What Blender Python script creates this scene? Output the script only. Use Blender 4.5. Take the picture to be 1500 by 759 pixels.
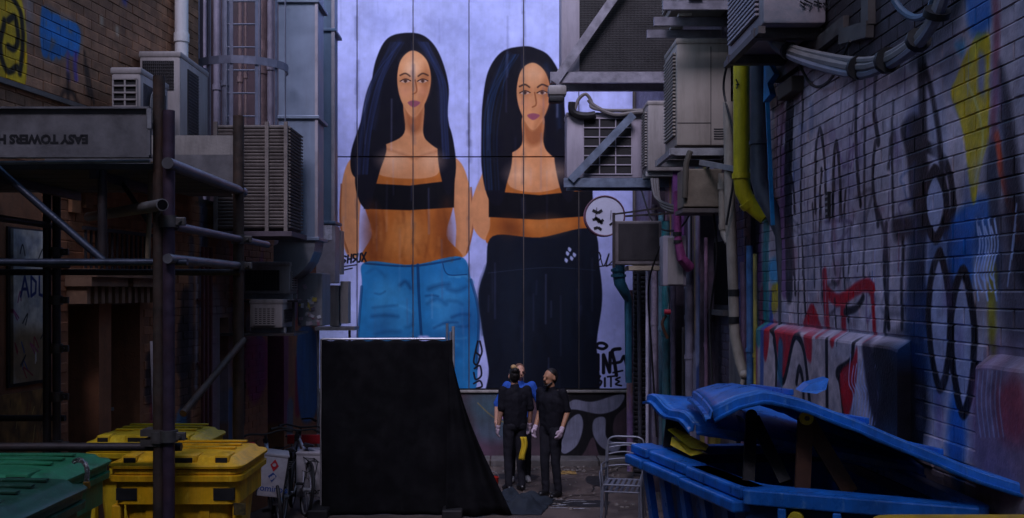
import bpy, bmesh, math, random
import numpy as np
from mathutils import Vector, Matrix, noise as mnoise
random.seed(7); RNG = np.random.default_rng(11)
for _o in list(bpy.data.objects): bpy.data.objects.remove(_o)
SC = bpy.context.scene
COL = SC.collection
R = math.radians
# ------------------------------------------------------------------ camera
F, CX, CY, CZ = 1450.0, 737.0, 428.0, 2.4
cd = bpy.data.cameras.new('camera'); cam = bpy.data.objects.new('camera', cd); COL.objects.link(cam)
cam.location = (0, 0, CZ); cam.rotation_euler = (R(90), 0, 0)
cd.sensor_width = 36; cd.lens = 36*F/1500; cd.clip_start = .05; cd.clip_end = 400
cd.shift_x = (750-CX)/1500; cd.shift_y = (CY-379.5)/1500
SC.camera = cam
# ------------------------------------------------------------------ sky, sun, exposure
SUN_EL, SUN_AZ = R(47), R(186)            # sun stands behind the camera, over the lane mouth
wd = bpy.data.worlds.new('World'); SC.world = wd; wd.use_nodes = True
nt = wd.node_tree; nt.nodes.clear()
sky = nt.nodes.new('ShaderNodeTexSky'); sky.sky_type = 'NISHITA'; sky.sun_disc = False
sky.sun_elevation = R(20); sky.sun_rotation = SUN_AZ
sky.air_density = .85; sky.dust_density = 3.8; sky.ozone_density = 3.5
bg = nt.nodes.new('ShaderNodeBackground'); bg.inputs[1].default_value = .15
wo = nt.nodes.new('ShaderNodeOutputWorld')
nt.links.new(sky.outputs[0], bg.inputs[0]); nt.links.new(bg.outputs[0], wo.inputs[0])
sl = bpy.data.lights.new('sun', 'SUN'); sl.energy = 1.0; sl.angle = R(24); sl.color = (.83, .75, 1.0)
so = bpy.data.objects.new('sun', sl); COL.objects.link(so)
_d = Vector((math.sin(SUN_AZ)*math.cos(SUN_EL), math.cos(SUN_AZ)*math.cos(SUN_EL), math.sin(SUN_EL)))
so.rotation_euler = (-_d).to_track_quat('-Z', 'Y').to_euler(); so.location = _d*40
SC.view_settings.view_transform = 'Standard'; SC.view_settings.look = 'None'
SC.view_settings.exposure = 1.48; SC.view_settings.gamma = 1; SC.view_settings.use_curve_mapping = False
SC.render.engine = 'CYCLES'
SC.cycles.use_denoising = True
SC.cycles.max_bounces = 5; SC.cycles.diffuse_bounces = 3; SC.cycles.glossy_bounces = 2
SC.cycles.caustics_reflective = False; SC.cycles.caustics_refractive = False

# ------------------------------------------------------------------ pixel -> place
def P(px, py, D): return Vector(((px-CX)/F*D, D, CZ-(py-CY)/F*D))
RX = 2.3                                                    # face of the right-hand wall
def onR(px, py, X=RX):
    D = F*X/(px-CX); return Vector((X, D, CZ-(py-CY)/F*D))
def LX(D): return -3.74+.137*(D-8.3)                        # face of the left-hand wall
def DL(px): return 4.877/(.137-(px-CX)/F)
LU = Vector((.137, 1, 0)).normalized(); LN = Vector((LU.y, -LU.x, 0))
L0 = Vector((LX(0), 0, 0))
def GZ(y):                                                  # the lane falls gently away from the camera
    pts = [(-30, .15), (4, .1), (6.5, 0), (13.5, -.44), (17.3, -.5), (60, -.5)]
    for (a, za), (b, zb) in zip(pts, pts[1:]):
        if y <= b: return za+(zb-za)*(y-a)/(b-a)
    return -.5

# ------------------------------------------------------------------ materials
def _n(t, kind, **kw):
    n = t.nodes.new(kind)
    for k, v in kw.items(): setattr(n, k, v)
    return n
MATS = {}
def newmat(name):
    m = bpy.data.materials.new(name); m.use_nodes = True; t = m.node_tree; t.nodes.clear()
    out = _n(t, 'ShaderNodeOutputMaterial'); b = _n(t, 'ShaderNodeBsdfPrincipled')
    t.links.new(b.outputs[0], out.inputs[0]); MATS[name] = m
    return m, t, b
SPEC = [.35]; WEAR = [0, (.5, .5, .5)]
def surf(t, b, col_socket, rough, metal, var, scale, dirt, dirt_amt, streak, bump, bscale, rand):
    L = t.links.new
    geo = _n(t, 'ShaderNodeNewGeometry')
    n1 = _n(t, 'ShaderNodeTexNoise'); n1.inputs['Scale'].default_value = scale; n1.inputs['Detail'].default_value = 6
    n1.inputs['Roughness'].default_value = .65
    L(geo.outputs['Position'], n1.inputs['Vector'])
    mr = _n(t, 'ShaderNodeMapRange'); mr.inputs[1].default_value = .3; mr.inputs[2].default_value = .7
    mr.inputs[3].default_value = 1-var; mr.inputs[4].default_value = 1+var
    L(n1.outputs[0], mr.inputs[0])
    mul = _n(t, 'ShaderNodeMix', data_type='RGBA', blend_type='MULTIPLY'); mul.inputs[0].default_value = 1
    L(col_socket, mul.inputs[6]); L(mr.outputs[0], mul.inputs[7])
    last = mul.outputs[2]
    if rand:
        oi = _n(t, 'ShaderNodeObjectInfo'); mo = _n(t, 'ShaderNodeMapRange')
        mo.inputs[3].default_value = 1-rand; mo.inputs[4].default_value = 1+rand
        L(oi.outputs['Random'], mo.inputs[0])
        m3 = _n(t, 'ShaderNodeMix', data_type='RGBA', blend_type='MULTIPLY'); m3.inputs[0].default_value = 1
        L(last, m3.inputs[6]); L(mo.outputs[0], m3.inputs[7]); last = m3.outputs[2]
    if dirt_amt:
        mp = _n(t, 'ShaderNodeMapping'); mp.inputs['Scale'].default_value = (1, 1, .12 if streak else 1)
        L(geo.outputs['Position'], mp.inputs[0])
        n2 = _n(t, 'ShaderNodeTexNoise'); n2.inputs['Scale'].default_value = 7 if streak else 3.1; n2.inputs['Detail'].default_value = 8
        n2.inputs['Roughness'].default_value = .72
        L(mp.outputs[0], n2.inputs['Vector'])
        m2 = _n(t, 'ShaderNodeMapRange'); m2.inputs[1].default_value = .45; m2.inputs[2].default_value = .72
        m2.inputs[3].default_value = 0; m2.inputs[4].default_value = dirt_amt
        L(n2.outputs[0], m2.inputs[0])
        mx = _n(t, 'ShaderNodeMix', data_type='RGBA'); L(m2.outputs[0], mx.inputs[0])
        L(last, mx.inputs[6]); mx.inputs[7].default_value = (*dirt, 1); last = mx.outputs[2]
    if WEAR[0]:
        mw = _n(t, 'ShaderNodeMapping'); mw.inputs['Scale'].default_value = (30, 30, 9); mw.inputs['Rotation'].default_value = (.5, .3, .6)
        L(geo.outputs['Position'], mw.inputs[0]); nw = _n(t, 'ShaderNodeTexNoise'); nw.inputs['Scale'].default_value = 1; nw.inputs['Detail'].default_value = 7; nw.inputs['Roughness'].default_value = .8
        L(mw.outputs[0], nw.inputs['Vector']); rw_ = _n(t, 'ShaderNodeMapRange'); rw_.inputs[1].default_value = .54; rw_.inputs[2].default_value = .70; rw_.inputs[4].default_value = WEAR[0]
        L(nw.outputs[0], rw_.inputs[0]); xw = _n(t, 'ShaderNodeMix', data_type='RGBA'); L(rw_.outputs[0], xw.inputs[0]); L(last, xw.inputs[6]); xw.inputs[7].default_value = (*WEAR[1], 1); last = xw.outputs[2]
    L(last, b.inputs['Base Color'])
    rr = _n(t, 'ShaderNodeMapRange'); rr.inputs[1].default_value = .3; rr.inputs[2].default_value = .7
    rr.inputs[3].default_value = max(.05, rough-.12); rr.inputs[4].default_value = min(1, rough+.12)
    L(n1.outputs[0], rr.inputs[0]); L(rr.outputs[0], b.inputs['Roughness'])
    b.inputs['Metallic'].default_value = metal; b.inputs['Specular IOR Level'].default_value = SPEC[0]
    if bump:
        n3 = _n(t, 'ShaderNodeTexNoise'); n3.inputs['Scale'].default_value = bscale; n3.inputs['Detail'].default_value = 5
        L(geo.outputs['Position'], n3.inputs['Vector'])
        bp = _n(t, 'ShaderNodeBump'); bp.inputs['Strength'].default_value = bump; bp.inputs['Distance'].default_value = .01
        L(n3.outputs[0], bp.inputs['Height']); L(bp.outputs[0], b.inputs['Normal'])
def mat(name, col, rough=.7, metal=0, var=.22, scale=5, dirt=(.012, .011, .010), dirt_amt=.35, streak=False, bump=.15, bscale=60, rand=0, spec=.35, wear=0, wcol=(.45, .45, .45)):
    if name in MATS: return MATS[name]
    m, t, b = newmat(name)
    SPEC[0] = spec; WEAR[:] = [wear, wcol]
    rgb = _n(t, 'ShaderNodeRGB'); rgb.outputs[0].default_value = (*col, 1)
    surf(t, b, rgb.outputs[0], rough, metal, var, scale, dirt, dirt_amt, streak, bump, bscale, rand)
    return m
def paintmat(name, img, axes, rect, rough=.5, var=.18, scale=7, dirt_amt=.3, streak=True, bump=.25, bscale=45, rand=.1, spec=.3):
    """flat print sprayed or pasted on a wall: looked up by place on that wall. axes: two 3-vectors, rect u0,u1,v0,v1 in metres"""
    m, t, b = newmat(name); L = t.links.new
    geo = _n(t, 'ShaderNodeNewGeometry'); comb = _n(t, 'ShaderNodeCombineXYZ')
    for k, ax in enumerate(axes):
        d = _n(t, 'ShaderNodeVectorMath', operation='DOT_PRODUCT'); d.inputs[1].default_value = ax
        L(geo.outputs['Position'], d.inputs[0])
        r = _n(t, 'ShaderNodeMapRange'); r.clamp = False
        r.inputs[1].default_value = rect[2*k]; r.inputs[2].default_value = rect[2*k+1]
        L(d.outputs['Value'], r.inputs[0]); L(r.outputs[0], comb.inputs[k])
    ti = _n(t, 'ShaderNodeTexImage'); ti.image = img; ti.extension = 'EXTEND'; ti.interpolation = 'Linear'
    L(comb.outputs[0], ti.inputs[0])
    SPEC[0] = spec; WEAR[:] = [0, (0, 0, 0)]
    surf(t, b, ti.outputs[0], rough, 0, var, scale, (.02, .018, .018), dirt_amt, streak, bump, bscale, rand)
    return m

# ------------------------------------------------------------------ paint canvas (sprayed graffiti, murals, print)
def srgb(c): return np.array([int(c[i:i+2], 16)/255 for i in (1, 3, 5)])
def vnoise(h, w, cell, seed, octaves=4):
    rg = np.random.default_rng(seed); out = np.zeros((h, w)); amp = 1; tot = 0
    for o in range(octaves):
        gh, gw = max(2, int(h/cell)+2), max(2, int(w/cell)+2)
        g = rg.random((gh, gw))
        yy = np.linspace(0, gh-1.001, h); xx = np.linspace(0, gw-1.001, w)
        y0 = yy.astype(int); x0 = xx.astype(int); fy = (yy-y0)[:, None]; fx = (xx-x0)[None]
        fy = fy*fy*(3-2*fy); fx = fx*fx*(3-2*fx)
        v = (g[y0][:, x0]*(1-fy)*(1-fx)+g[y0+1][:, x0]*fy*(1-fx)+g[y0][:, x0+1]*(1-fy)*fx+g[y0+1][:, x0+1]*fy*fx)
        out += v*amp; tot += amp; amp *= .55; cell = max(1.5, cell/2)
    return out/tot
def smooth(pts, n=8, closed=False):
    p = [np.array(q, float) for q in pts]; m = len(p); out = []
    rng = range(m) if closed else range(m-1)
    for i in rng:
        if closed: a, b, c, d = p[(i-1) % m], p[i], p[(i+1) % m], p[(i+2) % m]
        else: a, b, c, d = p[max(i-1, 0)], p[i], p[i+1], p[min(i+2, m-1)]
        for k in range(n):
            s = k/n
            out.append(.5*((2*b)+(c-a)*s+(2*a-5*b+4*c-d)*s*s+(3*b-a-3*c+d)*s**3))
    if not closed: out.append(p[-1])
    return out
class Canvas:
    def __init__(s, u0, u1, v0, v1, ppm, base, to_uv):
        s.r = (u0, u1, v0, v1); s.ppm = ppm; s.w = int((u1-u0)*ppm); s.h = int((v1-v0)*ppm)
        s.a = np.ones((s.h, s.w, 3))*srgb(base); s.to = to_uv
    def _px(s, pts): return np.array([[(u-s.r[0])*s.ppm, (v-s.r[2])*s.ppm] for u, v in (s.to(*q) for q in pts)])
    def _grid(s, q, pad):
        x0, y0 = np.floor(q.min(0)-pad).astype(int); x1, y1 = np.ceil(q.max(0)+pad).astype(int)
        x0, y0, x1, y1 = max(x0, 0), max(y0, 0), min(x1, s.w), min(y1, s.h)
        if x1 <= x0 or y1 <= y0: return None
        X, Y = np.meshgrid(np.arange(x0, x1)+.5, np.arange(y0, y1)+.5)
        return x0, y0, x1, y1, X, Y
    def _dist(s, q, X, Y, closed):
        d2 = np.full(X.shape, 1e18); n = len(q)
        for i in range(n if closed else n-1):
            a, b = q[i], q[(i+1) % n]; e = b-a; l = max(e@e, 1e-9)
            tt = np.clip(((X-a[0])*e[0]+(Y-a[1])*e[1])/l, 0, 1)
            d2 = np.minimum(d2, (X-a[0]-tt*e[0])**2+(Y-a[1]-tt*e[1])**2)
        return np.sqrt(d2)
    def _mix(s, g, al, c):
        x0, y0, x1, y1 = g[:4]; al = al[..., None]
        s.a[y0:y1, x0:x1] = s.a[y0:y1, x0:x1]*(1-al)+srgb(c)*al
    def fill(s, pts, c, al=1, soft=.01, curve=True, n=7, rough=0):
        if curve: pts = smooth(pts, n, True)
        q = s._px(pts); so_ = max(soft*s.ppm, .7); g = s._grid(q, so_+2)
        if g is None: return
        X, Y = g[4], g[5]
        ins = np.zeros(X.shape, bool)
        for i in range(len(q)):
            a, b = q[i], q[(i+1) % len(q)]
            if a[1] == b[1]: continue
            ins ^= ((a[1] > Y) != (b[1] > Y)) & (X < (b[0]-a[0])*(Y-a[1])/(b[1]-a[1])+a[0])
        d = s._dist(q, X, Y, True); sd = np.where(ins, d, -d)
        if rough: sd = sd+(vnoise(*X.shape, 14, len(q)+int(abs(q[0][0])))-.5)*rough*s.ppm
        m = np.clip(sd/(2*so_)+.5, 0, 1)*al
        s._mix(g, m, c)
    def line(s, pts, w, c, al=1, soft=.004, curve=True, n=7, closed=False):
        """w in metres"""
        if curve and len(pts) > 2: pts = smooth(pts, n, closed)
        q = s._px(pts); so_ = max(soft*s.ppm, .6); hw = w*s.ppm/2; g = s._grid(q, hw+so_+2)
        if g is None: return
        d = s._dist(q, g[4], g[5], closed and not curve)
        s._mix(g, np.clip((hw-d)/(2*so_)+.5, 0, 1)*al, c)
    def mottle(s, cell_m, amt, seed, tint=None):
        n = vnoise(s.h, s.w, cell_m*s.ppm, seed)-.5
        if tint is None: s.a *= (1+n*2*amt)[..., None]
        else:
            al = np.clip(n*4, 0, 1)[..., None]*amt; s.a = s.a*(1-al)+srgb(tint)*al
    def image(s, name):
        im = bpy.data.images.new(name, s.w, s.h); px = np.ones((s.h, s.w, 4), np.float32)
        px[..., :3] = np.clip(s.a, 0, 1); im.pixels.foreach_set(px.ravel()); im.update(); im.pack()
        return im

# ------------------------------------------------------------------ mesh helpers
class G:
    def __init__(s): s.v = []; s.f = []
    def add(s, vs, fs):
        o = len(s.v); s.v += [Vector(v) for v in vs]; s.f += [tuple(i+o for i in f) for f in fs]; return s
    def box(s, c, size, rot=None, bev=0):
        c = Vector(c); x, y, z = (k/2 for k in size)
        if bev:
            b = min(bev, x*.45, y*.45, z*.45); bm = bmesh.new(); bmesh.ops.create_cube(bm, size=1)
            for v in bm.verts: v.co = Vector((v.co.x*2*x, v.co.y*2*y, v.co.z*2*z))
            bmesh.ops.bevel(bm, geom=bm.edges[:], offset=b, segments=2, affect='EDGES', profile=.5)
            bm.verts.index_update()
            vs = [v.co.copy() for v in bm.verts]; fs = [tuple(v.index for v in f.verts) for f in bm.faces]; bm.free()
        else:
            vs = [Vector((i*x, j*y, k*z)) for i in (-1, 1) for j in (-1, 1) for k in (-1, 1)]
            fs = [(0, 1, 3, 2), (4, 6, 7, 5), (0, 4, 5, 1), (2, 3, 7, 6), (0, 2, 6, 4), (1, 5, 7, 3)]
        if rot is not None: vs = [rot @ v for v in vs]
        return s.add([v+c for v in vs], fs)
    def span(s, a, b, bev=0):
        a, b = Vector(a), Vector(b)
        return s.box((a+b)/2, [abs(b[i]-a[i]) for i in range(3)], None, bev)
    def bar(s, a, b, w, h=None, up=(0, 0, 1), bev=0):
        """rectangular bar from a to b"""
        a, b = Vector(a), Vector(b); d = (b-a); L = d.length; d.normalize(); up = Vector(up)
        if abs(d.dot(up)) > .95: up = Vector((0, 1, 0))
        sx = d.cross(up).normalized(); uz = sx.cross(d)
        M = Matrix((sx, d, uz)).transposed()
        return s.box((a+b)/2, (w, L, h or w), M, bev)
    def ring(s, c, d, r, n, up=(0, 0, 1)):
        d = Vector(d).normalized(); up = Vector(up)
        if abs(d.dot(up)) > .95: up = Vector((1, 0, 0))
        a = d.cross(up).normalized(); b = a.cross(d)
        return [Vector(c)+a*(r*math.cos(2*math.pi*i/n))+b*(r*math.sin(2*math.pi*i/n)) for i in range(n)]
    def tube(s, pts, r, n=8, cap=True):
        pts = [Vector(p) for p in pts]; rs = r if isinstance(r, (list, tuple)) else [r]*len(pts)
        base = len(s.v); up = Vector((0, 0, 1)); prev = None
        for i, p in enumerate(pts):
            d = (pts[min(i+1, len(pts)-1)]-pts[max(i-1, 0)]).normalized()
            if prev is None:
                u = Vector((0, 0, 1)) if abs(d.z) < .9 else Vector((1, 0, 0))
                a = d.cross(u).normalized()
            else: a = (prev-d*prev.dot(d)).normalized()
            prev = a; b = d.cross(a)
            s.v += [p+a*(rs[i]*math.cos(2*math.pi*k/n))+b*(rs[i]*math.sin(2*math.pi*k/n)) for k in range(n)]
        for i in range(len(pts)-1):
            for k in range(n):
                k2 = (k+1) % n
                s.f.append((base+i*n+k, base+i*n+k2, base+(i+1)*n+k2, base+(i+1)*n+k))
        if cap:
            s.f.append(tuple(base+k for k in reversed(range(n)))); s.f.append(tuple(base+(len(pts)-1)*n+k for k in range(n)))
        return s
    def curve(s, pts, r, n=8, seg=6): return s.tube([Vector(q) for q in smooth([tuple(p) for p in pts], seg)], r, n)
    def loft(s, rings, cap0=True, cap1=True, closed=True):
        base = len(s.v); n = len(rings[0])
        for rg in rings: s.v += [Vector(p) for p in rg]
        for i in range(len(rings)-1):
            for k in range(n if closed else n-1):
                k2 = (k+1) % n
                s.f.append((base+i*n+k, base+i*n+k2, base+(i+1)*n+k2, base+(i+1)*n+k))
        if cap0: s.f.append(tuple(base+k for k in reversed(range(n))))
        if cap1: s.f.append(tuple(base+(len(rings)-1)*n+k for k in range(n)))
        return s
    def prism(s, poly, ext):
        poly = [Vector(p) for p in poly]; e = Vector(ext); return s.loft([poly, [p+e for p in poly]])
    def ball(s, c, r, nu=12, nv=8, sc=(1, 1, 1)):
        c = Vector(c); rings = []
        for j in range(1, nv):
            th = math.pi*j/nv
            rings.append([c+Vector((r*sc[0]*math.sin(th)*math.cos(2*math.pi*i/nu), r*sc[1]*math.sin(th)*math.sin(2*math.pi*i/nu), -r*sc[2]*math.cos(th))) for i in range(nu)])
        return s.loft(rings)
    def sheet(s, fn, nu, nv):
        base = len(s.v)
        for j in range(nv+1):
            for i in range(nu+1): s.v.append(Vector(fn(i/nu, j/nv)))
        for j in range(nv):
            for i in range(nu):
                a = base+j*(nu+1)+i; s.f.append((a, a+1, a+nu+2, a+nu+1))
        return s
    def xf(s, M): s.v = [M @ v for v in s.v]; return s
    def mesh(s, name, m, smooth_=False, off=Vector(), ang=38):
        me = bpy.data.meshes.new(name); me.from_pydata([v-off for v in s.v], [], s.f); me.update()
        bm = bmesh.new(); bm.from_mesh(me); bmesh.ops.recalc_face_normals(bm, faces=bm.faces); bm.to_mesh(me); bm.free()
        for mm in (m if isinstance(m, (list, tuple)) else [m]): me.materials.append(mm)
        if smooth_:
            me.polygons.foreach_set('use_smooth', [True]*len(me.polygons))
            try: me.set_sharp_from_angle(angle=R(ang))
            except Exception: pass
        return me
    def build(s, name, m, parent=None, sm=False, mods=(), ang=38):
        off = Vector()
        p = parent
        while p is not None: off += p.location; p = p.parent
        if parent is None and s.v:                                     # a thing that is one mesh: origin at its base centre
            lo = [min(v[i] for v in s.v) for i in range(3)]; hi = [max(v[i] for v in s.v) for i in range(3)]
            off = Vector(((lo[0]+hi[0])/2, (lo[1]+hi[1])/2, lo[2]))
        o = bpy.data.objects.new(name, s.mesh(name, m, sm, off, ang)); COL.objects.link(o)
        if parent is None: o.location = off
        else: o.parent = parent
        for mk in mods: mk(o)
        return o
def tag(o, label=None, cat=None, group=None, kind=None):
    if label: o['label'] = label
    if cat: o['category'] = cat
    if group: o['group'] = group
    if kind: o['kind'] = kind
    return o
def thing(name, label, cat, loc=(0, 0, 0), group=None):
    o = bpy.data.objects.new(name, None); COL.objects.link(o); o.location = loc; o.empty_display_size = .1
    return tag(o, label, cat, group)
def solid(th, off=0):
    def f(o):
        m = o.modifiers.new('thickness', 'SOLIDIFY'); m.thickness = th; m.offset = off
    return f
def bevmod(w, seg=2):
    def f(o):
        m = o.modifiers.new('soft_edge', 'BEVEL'); m.width = w; m.segments = seg; m.limit_method = 'ANGLE'
    return f
def lettering(text, size, m, M, parent, name='lettering', ext=.0012, bold=0, align='LEFT'):
    cu = bpy.data.curves.new(name, 'FONT'); cu.body = text; cu.size = size; cu.extrude = ext; cu.offset = bold; cu.align_x = align
    cu.resolution_u = 3
    to = bpy.data.objects.new(name, cu); COL.objects.link(to)
    dg = bpy.context.evaluated_depsgraph_get(); me = bpy.data.meshes.new_from_object(to.evaluated_get(dg))
    bpy.data.objects.remove(to)
    off = Vector(); p = parent
    while p is not None: off += p.location; p = p.parent
    me.transform(Matrix.Translation(-off) @ M); me.materials.clear(); me.materials.append(m)
    o = bpy.data.objects.new(name, me); COL.objects.link(o); o.parent = parent
    return o
def frame_from(xdir, ydir, loc):
    x = Vector(xdir).normalized(); y = Vector(ydir).normalized(); z = x.cross(y)
    M = Matrix((x, y, z)).transposed().to_4x4(); M.translation = Vector(loc); return M

# ------------------------------------------------------------------ shared materials
galv = mat('galvanised', (.30, .30, .31), .5, .35, .18, 9, dirt_amt=.4)
steel_dark = mat('dark_scaffold_steel', (.045, .042, .045), .5, .4, .3, 12, (.09, .04, .02), .35)
tube_steel = mat('tube_steel', (.16, .16, .17), .42, .5, .3, 8, (.05, .03, .02), .5)
beige = mat('beige_enamel', (.34, .30, .255), .5, 0, .08, 3, (.10, .08, .06), .45, True, .05)
beige2 = mat('grey_beige_enamel', (.28, .255, .245), .5, 0, .1, 3, (.09, .075, .06), .55, True, .05)
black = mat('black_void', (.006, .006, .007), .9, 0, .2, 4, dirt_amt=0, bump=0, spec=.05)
coil = mat('coil_fins', (.018, .017, .018), .6, .2, .2, 30, dirt_amt=0)
rubber = mat('black_rubber', (.012, .012, .013), .6, 0, .25, 9, (.05, .045, .04), .3)
asph = mat('asphalt', (.105, .080, .066), .62, 0, .38, 2.2, (.03, .025, .022), .6, False, .5, 90)
conc = mat('concrete', (.26, .24, .22), .8, 0, .25, 2.5, (.06, .055, .05), .6, True, .3, 40)
conc_dark = mat('dark_concrete', (.09, .082, .08), .8, 0, .3, 2.5, (.02, .02, .02), .6, True, .3, 40)
paint_black = mat('black_paint', (.010, .010, .012), .6, 0, .2, 8, dirt_amt=0, bump=0)
white_paint = mat('white_paint', (.62, .62, .62), .5, 0, .08, 4, (.12, .10, .09), .4, True, .03)
# ================================================================== PAINT
MURD = 17.2                                                   # distance of the mural wall
def to_mural(px, py): p = P(px, py, MURD); return p.x, p.z
mu = Canvas(-3.6, 2.6, .6, 8.2, 130, '#aeb6ea', to_mural)
mu.mottle(.9, .05, 3); mu.mottle(.25, .05, 4)
mu.mottle(1.6, .15, 5, '#8f98cf'); mu.mottle(.5, .14, 8, '#c2c6f0')
for sx, sy in ((640, 40), (700, 60), (560, 30), (860, 470), (893, 440), (710, 330)):
    mu.fill([(sx-28, sy-8), (sx, sy-22), (sx+30, sy+4), (sx, sy+20)], '#7f88bd', .35, .25)
HAIR, HAIRB, SKIN, SKIND, SKINL, TOP, TOPD, BAND = '#0c0c18', '#26335c', '#c98a5c', '#8a4a28', '#ecc4a2', '#ad6228', '#6b3416', '#07070f'
# --- a plain painted figure in a striped tan vest and jeans
mu.fill([(540, 225), (512, 235), (500, 275), (498, 330), (508, 372), (524, 374), (526, 330), (530, 280)], SKIN)
mu.fill([(648, 225), (676, 240), (690, 285), (693, 330), (684, 372), (668, 372), (668, 330), (660, 280)], SKIN)
mu.line([(500, 270), (499, 330), (510, 370)], .03, SKIND, .7); mu.line([(690, 275), (693, 330), (684, 370)], .03, SKIND, .7)
mu.fill([(600, 48), (568, 56), (550, 90), (541, 140), (528, 180), (514, 225), (518, 258), (545, 262), (575, 238), (625, 238), (652, 244), (664, 222), (656, 170), (657, 125), (644, 80), (625, 55)], HAIR)
mu.line([(585, 60), (560, 110), (548, 180), (535, 240)], .05, HAIRB, .5, .05); mu.line([(612, 60), (640, 100), (646, 170), (650, 225)], .05, HAIRB, .4, .05)
mu.fill([(592, 150), (592, 195), (560, 214), (534, 228), (540, 262), (655, 262), (660, 232), (632, 212), (620, 195), (620, 150)], SKIN)
mu.fill([(594, 158), (606, 172), (619, 158), (618, 186), (606, 196), (595, 184)], SKIND, .7, .05)
mu.line([(560, 216), (590, 226), (604, 232)], .03, SKIND, .6, .03); mu.line([(652, 218), (625, 226), (610, 232)], .03, SKIND, .6, .03)
_to = mu.to; mu.to = lambda x, y: _to(606+(x-606)*1.10, 74+(y-74)*1.14)
mu.fill([(605, 74), (589, 86), (584, 112), (590, 140), (606, 160), (622, 140), (629, 112), (623, 86)], SKIN)
mu.fill([(620, 90), (628, 112), (622, 138), (608, 157), (616, 130)], SKIND, .45, .06)
mu.fill([(594, 100), (604, 90), (612, 100), (604, 112)], SKINL, .5, .06)
for ex, sg in ((595, -1), (618, 1)):
    mu.line([(ex-sg*6, 107), (ex, 103.5), (ex+sg*7, 106)], .025, '#2a1a18', .9, .01); mu.fill([(ex-6, 113.5), (ex, 111), (ex+6, 113), (ex, 115.5)], '#d9c8c0'); mu.fill([(ex-2.5, 113), (ex, 111), (ex+2.5, 113), (ex, 115.5)], '#20141a'); mu.line([(ex-7, 113.5), (ex, 110.5), (ex+7, 113)], .018, '#1a1014')
    mu.fill([(ex-7, 109), (ex, 106), (ex+7, 109), (ex+5, 117), (ex-5, 117)], SKIND, .35, .06); mu.fill([(ex-6, 126), (ex, 122), (ex+6, 127), (ex, 133)], '#d98f78', .35, .08)
mu.line([(608, 112), (610, 126), (605, 130)], .025, SKIND, .8)
mu.fill([(598, 141), (606, 138), (615, 141), (606, 147)], '#8a4a58')
mu.to = _to
mu.fill([(548, 232), (556, 256), (605, 262), (640, 256), (648, 232), (662, 250), (664, 300), (654, 345), (672, 382), (535, 386), (545, 342), (532, 295), (532, 250)], TOP)
mu.fill([(540, 310), (560, 330), (565, 380), (540, 382), (534, 340)], TOPD, .6, .12); mu.fill([(640, 310), (655, 330), (664, 378), (645, 380)], TOPD, .6, .12)
mu.fill([(585, 315), (605, 325), (606, 370), (590, 372)], '#c98246', .5, .14)
for fx in (560, 590, 625, 650): mu.line([(fx, 308), (fx+4, 340), (fx-2, 376)], .025, TOPD, .45, .03)
mu.fill([(529, 268), (600, 272), (666, 264), (665, 304), (600, 308), (533, 306)], BAND, curve=False)
for lk in ([(545, 190), (530, 225), (520, 262), (527, 296), (541, 306), (548, 280), (556, 252), (566, 214)], [(646, 180), (641, 215), (644, 250), (654, 284), (663, 276), (668, 240), (660, 190)]): mu.fill(lk, HAIR)
JE, JED, JEL = '#2273ad', '#12406f', '#4d9fd0'
mu.fill([(535, 384), (605, 388), (674, 376), (690, 410), (701, 460), (700, 510), (694, 580), (655, 590), (624, 590), (617, 490), (607, 590), (550, 600), (516, 600), (524, 500), (530, 420)], JE)
mu.fill([(560, 410), (600, 430), (600, 480), (560, 500), (545, 450)], JEL, .45, .14); mu.fill([(632, 410), (675, 430), (672, 490), (640, 490)], JEL, .4, .14)
rj = random.Random(31)
for k in range(26):
    y0 = rj.uniform(396, 500); x0 = rj.choice((rj.uniform(534, 560), rj.uniform(575, 596), rj.uniform(620, 640), rj.uniform(655, 676))); ln = rj.uniform(14, 38); x1_ = min(x0+ln, 604 if x0 < 606 else 694)
    mu.line([(x0, y0+rj.uniform(-3, 5)), ((x0+x1_)/2, y0+rj.uniform(-5, 4)), (x1_, y0+rj.uniform(-4, 8))], rj.uniform(.02, .06), rj.choice((JED, JED, '#0d2f58', JEL)), rj.uniform(.3, .7), rj.uniform(.015, .05))
for sx, sy in ((560, 480), (590, 520), (650, 500), (685, 470), (640, 540), (545, 540)): mu.fill([(sx-16, sy-12), (sx+12, sy-20), (sx+16, sy+16), (sx-12, sy+22)], '#123f74', .45, .2)
mu.line([(612, 388), (614, 440), (617, 490)], .05, JED, .9); mu.line([(603, 388), (605, 430)], .02, JED, .8)
mu.line([(535, 386), (605, 390), (674, 379)], .035, JED, .9); mu.line([(648, 384), (656, 402), (684, 402)], .02, JED, .9)
mu.line([(530, 420), (522, 520), (515, 600)], .05, JED, .7); mu.line([(690, 410), (701, 460), (698, 540)], .05, JED, .7)
mu.fill([(611, 500), (619, 492), (632, 500), (634, 560), (608, 560)], '#a9afe6', 1, .02)
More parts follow.
